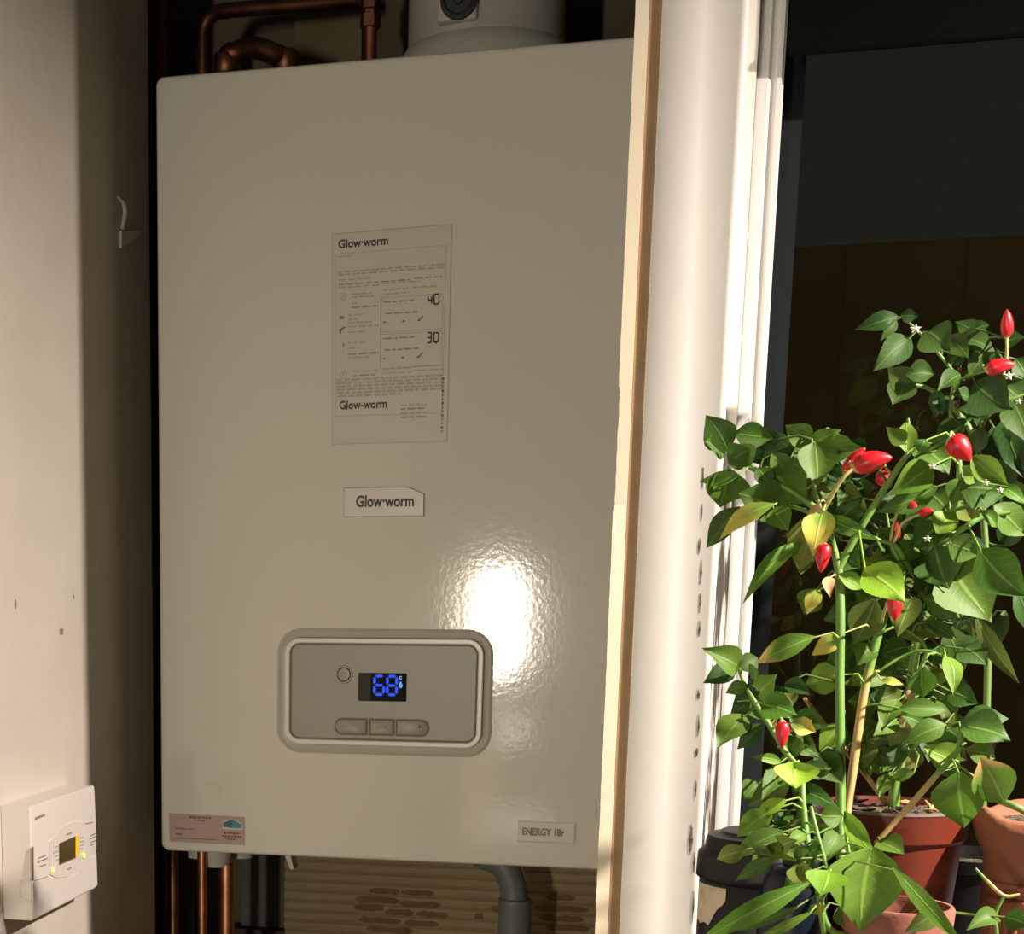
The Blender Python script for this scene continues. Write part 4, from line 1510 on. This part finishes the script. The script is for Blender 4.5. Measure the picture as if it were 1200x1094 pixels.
FP.stem([(1022, 1100, 1.06), (972, 1088, 1.05), (958, 1035, 1.05), (946, 985, 1.06), (941, 940, 1.07), (938, 905, 1.08), (920, 880, 1.085), (902, 850, 1.09), (886, 825, 1.09), (872, 800, 1.095), (866, 784, 1.10)],
        [.0020, .0022, .0020, .0018, .0016, .0010], M['stem'])
FP.stem([(950, 945, 1.06), (960, 985, 1.05), (971, 1025, 1.045)], [.0012, .0014], M['stem'])
FP.stem([(974, 1034, 1.04), (962, 1058, 1.045), (966, 1094, 1.05)], [.0012, .0018], M['stem'])
FP.stem([(975, 1000, 1.09), (1000, 1000, 1.08), (1020, 1003, 1.07)], [.001, .0012], M['stem'])
F_ = FP.leaf
fv = [
    # upper left cluster in front of the window frame
    (853, 528, 827, 486, 28, 1, 1.15), (851, 524, 825, 516, 26, 1, 1.155), (861, 508, 906, 513, 22, 1, 1.15), (932, 520, 878, 541, 32, 0, 1.16),
    (853, 542, 880, 526, 24, 1, 1.145), (856, 549, 843, 594, 38, 1, 1.15), (864, 558, 820, 564, 13, 2, 1.145), (904, 546, 946, 590, 44, 1, 1.16),
    (920, 598, 864, 578, 36, 1, 1.15), (908, 590, 843, 632, 16, 4, 1.14), (868, 594, 828, 642, 22, 0, 1.155), (906, 596, 924, 622, 22, 2, 1.14),
    (950, 522, 920, 498, 20, 1, 1.16), (950, 520, 986, 503, 15, 2, 1.155), (950, 524, 1014, 526, 26, 1, 1.165), (955, 518, 957, 570, 32, 1, 1.15),
    (984, 520, 1012, 545, 26, 0, 1.17), (957, 600, 937, 670, 30, 5, 1.14), (965, 598, 953, 652, 26, 4, 1.13), (966, 606, 1031, 633, 14, 2, 1.13),
    (975, 560, 1004, 610, 34, 0, 1.17), (985, 610, 1010, 585, 26, 1, 1.165), (880, 545, 862, 520, 24, 1, 1.14), (940, 635, 870, 708, 15, 2, 1.14),
    (983, 672, 1012, 690, 14, 2, 1.135), (960, 690, 945, 720, 14, 4, 1.14), (985, 650, 1008, 665, 22, 1, 1.15), (930, 545, 962, 548, 22, 1, 1.15),
    (985, 545, 975, 575, 24, 0, 1.17), (1010, 560, 1000, 590, 24, 0, 1.17),
    # left low cluster
    (866, 783, 823, 759, 26, 1, 1.09), (863, 781, 824, 800, 20, 0, 1.095), (866, 784, 888, 770, 18, 0, 1.10), (876, 803, 850, 812, 13, 1, 1.09),
    (873, 838, 840, 876, 28, 1, 1.09), (888, 813, 910, 790, 24, 1, 1.10), (955, 746, 885, 777, 20, 6, 1.12), (920, 800, 950, 814, 15, 0, 1.12),
    (892, 824, 934, 838, 26, 2, 1.085), (880, 820, 895, 845, 18, 1, 1.10), (928, 846, 956, 857, 16, 4, 1.08), (916, 893, 880, 887, 9, 2, 1.08),
    (931, 893, 932, 924, 38, 3, 1.05), (922, 898, 896, 928, 24, 1, 1.08), (926, 912, 876, 944, 24, 5, 1.07), (922, 937, 883, 956, 13, 3, 1.06),
    (906, 948, 864, 980, 22, 2, 1.06), (987, 848, 968, 878, 26, 1, 1.15), (958, 882, 988, 918, 26, 1, 1.12), (928, 925, 984, 948, 18, 1, 1.09),
    (985, 850, 960, 880, 20, 2, 1.14), (886, 826, 868, 815, 20, 1, 1.10), (915, 880, 948, 876, 16, 1, 1.10), (940, 905, 975, 900, 18, 1, 1.11),
    # bottom
    (918, 974, 857, 1005, 22, 1, 1.05), (898, 986, 934, 1008, 24, 2, 1.05), (908, 1006, 861, 1032, 14, 1, 1.04), (943, 977, 920, 992, 12, 2, 1.05),
    (972, 1020, 962, 1049, 36, 3, 1.02), (948, 1034, 814, 1106, 20, 2, 1.01), (936, 1062, 853, 1092, 10, 1, 1.02), (952, 1068, 876, 1106, 9, 2, 1.02),
    (1022, 992, 1008, 1092, 62, 2, 1.04), (990, 950, 1026, 1004, 16, 3, 1.08), (1046, 1016, 1130, 1108, 15, 2, 1.02), (978, 985, 952, 968, 18, 1, 1.09),
    (990, 975, 1012, 1000, 22, 1, 1.09), (985, 1060, 1000, 1090, 20, 1, 1.06), (948, 1068, 968, 1060, 10, 4, 1.03), (1100, 1066, 1060, 1092, 18, 5, 1.03),
    (1170, 1074, 1132, 1090, 18, 1, 1.06), (1178, 1074, 1206, 1084, 20, 1, 1.05), (990, 1020, 975, 1050, 22, 0, 1.09), (935, 950, 958, 975, 20, 1, 1.08),
]
for l in fv:
    F_(*l)
for (xa, xb, ya, yb, n_, Ya, Yb) in ((885, 1010, 505, 590, 16, 1.15, 1.18), (940, 1010, 590, 690, 9, 1.15, 1.18), (872, 935, 790, 870, 9, 1.09, 1.11),
                                    (890, 985, 880, 1000, 20, 1.06, 1.10), (870, 960, 990, 1030, 8, 1.035, 1.05)):
    for k in range(n_):     # further leaves inside each cluster
        x, y = rf.uniform(xa, xb), rf.uniform(ya, yb)
        a = rf.uniform(0, 2 * pi)
        l_ = rf.uniform(26, 42)
        F_(x, y, x + l_ * cos(a), y + l_ * .3 + l_ * .7 * sin(a), rf.uniform(14, 24), rf.choice((0, 1, 1, 5)), rf.uniform(Ya, Yb))
FP.stem([(1195, 1048, 1.06), (1176, 1049, 1.06), (1155, 1030, 1.06), (1143, 1017, 1.06)], [.0009, .0012, .0007], M['stem_mix'])
FP.stem([(1177, 1049, 1.06), (1166, 1072, 1.06), (1163, 1110, 1.06), (1100, 1130, 1.06)], [.0011, .0013], M['stem'])
FP.chilli(991, 554, 1014, 524, 17, 1.135)
FP.chilli(1002, 547, 1046, 536, 25, 1.12)
FP.chilli(1030, 556, 1044, 572, 17, 1.16)
FP.chilli(966, 638, 962, 671, 18, 1.12)
FP.chilli(917, 846, 916, 877, 17, 1.07)
# dried curled leaves
dm = LM[:]
LM.append(M['dry'])
F_(972, 676, 973, 700, 10, 7, 1.13)
F_(952, 844, 938, 858, 9, 7, 1.08)
F_(958, 590, 954, 612, 10, 7, 1.13)

# ---- back plant, upper right
bpx = P(1150, 900, 1.29).x
bpt = empty('potted_chilli_plant', (bpx, 1.303, SZ), 'dim chilli plant rising behind the others at upper right of window', 'potted plant', 'chilli plants')
lathe('pot', [(.030, 0), (.038, .065), (.041, .066), (.042, .075), (.039, .075), (.036, .06), (.001, .06)], (bpx, 1.303, SZ), M['black_plastic'], bpt, seg=40)
lathe('soil', [(.0005, .068), (.038, .066)], (bpx, 1.303, SZ), M['soil'], bpt, seg=24)
BP = Plant(bpt, 5, .035)
BP.stem([(1150, 985, 1.29), (1156, 850, 1.29), (1158, 700, 1.285), (1152, 600, 1.28), (1148, 540, 1.27), (1135, 500, 1.27), (1118, 480, 1.27), (1112, 470, 1.27)], [.0026, .0022, .0016], M['stem_dark'])
BP.stem([(1114, 510, 1.27), (1113, 475, 1.27), (1090, 456, 1.265), (1070, 450, 1.26), (1056, 440, 1.26)], [.0018, .0010], M['stem_dark'])
BP.stem([(1113, 475, 1.27), (1118, 450, 1.265), (1120, 440, 1.265), (1098, 412, 1.26), (1080, 392, 1.26), (1062, 375, 1.26)], [.0016, .0012, .0008], M['stem_dark'])
BP.stem([(1148, 520, 1.27), (1150, 500, 1.27), (1165, 480, 1.265), (1180, 470, 1.26), (1200, 462, 1.26)], [.0016, .0010], M['stem_dark'])
BP.stem([(1116, 458, 1.265), (1130, 442, 1.25), (1146, 437, 1.245), (1156, 434, 1.24)], [.0010, .0010], M['stem'])
BP.stem([(1160, 482, 1.265), (1175, 440, 1.26), (1180, 412, 1.25), (1180, 396, 1.25)], [.0014, .0011], M['calyx'])
BP.stem([(1150, 500, 1.27), (1148, 470, 1.265), (1142, 450, 1.26)], [.0012, .0009], M['stem_dark'])
B2 = BP.leaf
for l in [
    (1052, 371, 1002, 386, 16, 1, 1.26), (1050, 374, 1031, 400, 9, 0, 1.26), (1056, 369, 1077, 370, 11, 0, 1.26), (1066, 396, 1023, 435, 24, 1, 1.255),
    (1086, 388, 1114, 412, 30, 0, 1.26), (1062, 440, 1096, 438, 20, 1, 1.25), (1062, 446, 1046, 474, 24, 1, 1.255), (1072, 456, 1040, 430, 20, 1, 1.255),
    (1098, 455, 1097, 490, 13, 0, 1.265), (1150, 397, 1119, 377, 16, 0, 1.27), (1122, 396, 1166, 412, 22, 0, 1.275), (1172, 412, 1140, 430, 26, 0, 1.27),
    (1126, 440, 1098, 458, 18, 1, 1.26), (1142, 448, 1184, 480, 36, 1, 1.25), (1138, 468, 1114, 462, 14, 0, 1.265), (1132, 498, 1094, 516, 22, 1, 1.265),
    (1152, 500, 1142, 532, 18, 1, 1.26), (1165, 500, 1178, 540, 22, 0, 1.265), (1165, 538, 1184, 578, 22, 0, 1.27), (1186, 470, 1206, 520, 28, 0, 1.26),
    (1178, 490, 1200, 560, 26, 0, 1.27), (1190, 420, 1206, 446, 18, 0, 1.265), (1130, 410, 1110, 425, 16, 0, 1.27), (1142, 385, 1160, 380, 10, 1, 1.265),
    (1110, 480, 1090, 470, 16, 0, 1.27), (1140, 490, 1120, 480, 20, 0, 1.27), (1170, 445, 1198, 470, 24, 0, 1.265), (1155, 415, 1135, 440, 20, 0, 1.27),
    (1180, 400, 1202, 395, 14, 0, 1.27), (1110, 395, 1135, 420, 18, 0, 1.27), (1160, 560, 1140, 590, 24, 0, 1.28), (1185, 560, 1205, 610, 24, 0, 1.28),
    (1175, 640, 1200, 600, 22, 0, 1.28), (1190, 690, 1204, 740, 20, 0, 1.27), (1178, 715, 1170, 760, 12, 0, 1.28), (1160, 470, 1145, 500, 20, 1, 1.26)]:
    B2(*l[:5], 0 if l[5] < 2 else 1, l[6])  # darker leaf tones put in for the dimmer light on this plant
BP.chilli(1180, 394, 1180, 362, 14, 1.25)
BP.chilli(1157, 433, 1190, 427, 18, 1.24)
BP.flower(1073, 385, 1.25, 6)
BP.flower(1182, 440, 1.25, 6)
BP.flower(1194, 470, 1.25, 4)

# ---- clay pot with relief
ccx, ccy = P(1222, 1000, 1.158).x, 1.158
ctz = P(1200, 958, 1.12).z
ch_ = ctz - SZ
cr = ccx - P(1140, 960, 1.17).x
cpt = empty('clay_pot', (ccx, ccy, SZ), 'small terracotta pot with rolled rim and pressed relief at right edge', 'pot')


def clay_fn(r, z, a):
    k = 1 + .012 * sin(3 * a + z * 90) + .010 * sin(7 * a)
    if z > ch_ - .028 and r > cr * .8:
        k += .035 * sin(5 * a + 1.2) * min(1, (z - (ch_ - .028)) / .018)
    return r * k, z + (.003 * sin(4 * a + .6) if z > ch_ - .012 else 0)


cp_prof = [(cr * .62, 0), (cr * .66, .004), (cr * .76, ch_ * .25), (cr * .82, ch_ * .5), (cr * .83, ch_ * .68), (cr * .86, ch_ * .78), (cr * .97, ch_ * .85),
           (cr * 1.03, ch_ * .92), (cr * 1.02, ch_ * .98), (cr * .95, ch_ * 1.0), (cr * .86, ch_ * .985), (cr * .82, ch_ * .90), (.001, ch_ * .84)]
lathe('pot', cp_prof, (ccx, ccy, SZ), M['terra'], cpt, seg=64, fn=clay_fn, autosm=80)


def relief(a0, a1, z, r=.0022):
    pts = []
    for k in range(9):
        a = radians(a0 + (a1 - a0) * k / 8)
        rr_ = cr * (.80 if z < ch_ * .45 else .835)
        pts.append((ccx + rr_ * cos(a), ccy + rr_ * sin(a), SZ + z))
    V, Fc = tube_vf(pts, [r * .5] + [r] * 7 + [r * .5], 8)
    ob('relief_rib', V, Fc, M['terra'], cpt, smooth=True, autosm=60)


for (z, a0, a1) in ((.64, 204, 262), (.56, 198, 262), (.24, 206, 262), (.16, 208, 262)):
    relief(a0, a1, ch_ * z)
for a0 in (212, 221, 230, 239):
    pts = [(ccx + cr * .815 * cos(radians(a0)), ccy + cr * .815 * sin(radians(a0)), SZ + ch_ * t) for t in (.29, .38, .49)]
    V, Fc = tube_vf(pts, [.0018, .0022, .0018], 8)
    ob('relief_rib', V, Fc, M['terra'], cpt, smooth=True, autosm=60)
lathe('soil', [(.0005, ch_ * .955), (cr * .5, ch_ * .95), (cr * .80, ch_ * .945)], (ccx, ccy, SZ), M['soil'], cpt, seg=32)
tube('dry_stalk', [P(1172, 938, 1.16), P(1190, 945, 1.15), P(1204, 952, 1.15)], .0022, M['stem_dark'], cpt, seg=8)

# ---- black jar and dark bottle at the left of the sill
jy = 1.155
jc, jrad = P(897, 1000, jy).x, .0432
zk0 = P(880, 1040, jy - jrad).z - SZ       # foot of the lid
zk1 = P(880, 1009, jy - jrad).z - SZ
jh = zk1 + .014
jar = empty('black_jar', (jc, jy, SZ), 'black screw-lid jar with torn cream label beside the window frame', 'jar')
lathe('body', [(jrad * .9, 0), (jrad * .96, .004), (jrad * .96, zk0 - .002), (jrad * .9, zk0 + .001)], (jc, jy, SZ), M['black_plastic'], jar, seg=48)


def lid_fn(r, z, a):
    return (r * (1 + (.010 if int(a / (2 * pi) * 140) % 2 else 0) * (1 if z < zk0 + .004 else 0)), z)


lathe('lid', [(jrad * .98, zk0), (jrad * 1.0, zk0 + .001), (jrad * 1.0, zk0 + .0035), (jrad * 1.0, zk1 - .002), (jrad * .985, zk1), (jrad * .90, zk1 + .003),
              (jrad * .88, zk1 + .009), (jrad * .85, zk1 + .011), (jrad * .70, zk1 + .012), (jrad * .66, jh), (.001, jh + .001)],
      (jc, jy, SZ), M['black_plastic'], jar, seg=140, fn=lid_fn)
V, Fc = [], []
k = 14
for i in range(k + 1):
    a = radians(190 + 45 * i / k)
    cut_ = 1 - (.0 if i < 9 else (i - 8) * .12) + .04 * sin(5 * i)
    for zt in (zk0 - .003, zk0 - .003 - .026 * max(cut_, .1)):
        V.append((jc + jrad * .975 * cos(a), jy + jrad * .975 * sin(a), SZ + zt))
for i in range(k):
    Fc.append((2 * i, 2 * i + 2, 2 * i + 3, 2 * i + 1))
ob('label', V, Fc, M['jar_label'], jar, smooth=True, label='torn cream paper label')

by = 1.098
bc = P(929, 1060, by).x
brad = (P(970, 1050, by).x - P(888, 1050, by).x) / 2
btz = P(930, 1012, by).z
bh = btz - SZ
bot = empty('dark_bottle', (bc, by, SZ), 'squat blue-black round bottle half hidden behind the leaves', 'bottle')
lathe('body', [(brad * .9, 0), (brad, .004), (brad, bh * .55), (brad * .97, bh * .75), (brad * .86, bh * .90), (brad * .6, bh * .985), (brad * .38, bh)], (bc, by, SZ), M['blue_black'], bot, seg=48, autosm=80)
lathe('cap', [(brad * .36, bh - .001), (brad * .38, bh + .002), (brad * .38, bh + .008), (brad * .3, bh + .010), (.001, bh + .010)], (bc, by, SZ), M['black_plastic'], bot, seg=32)
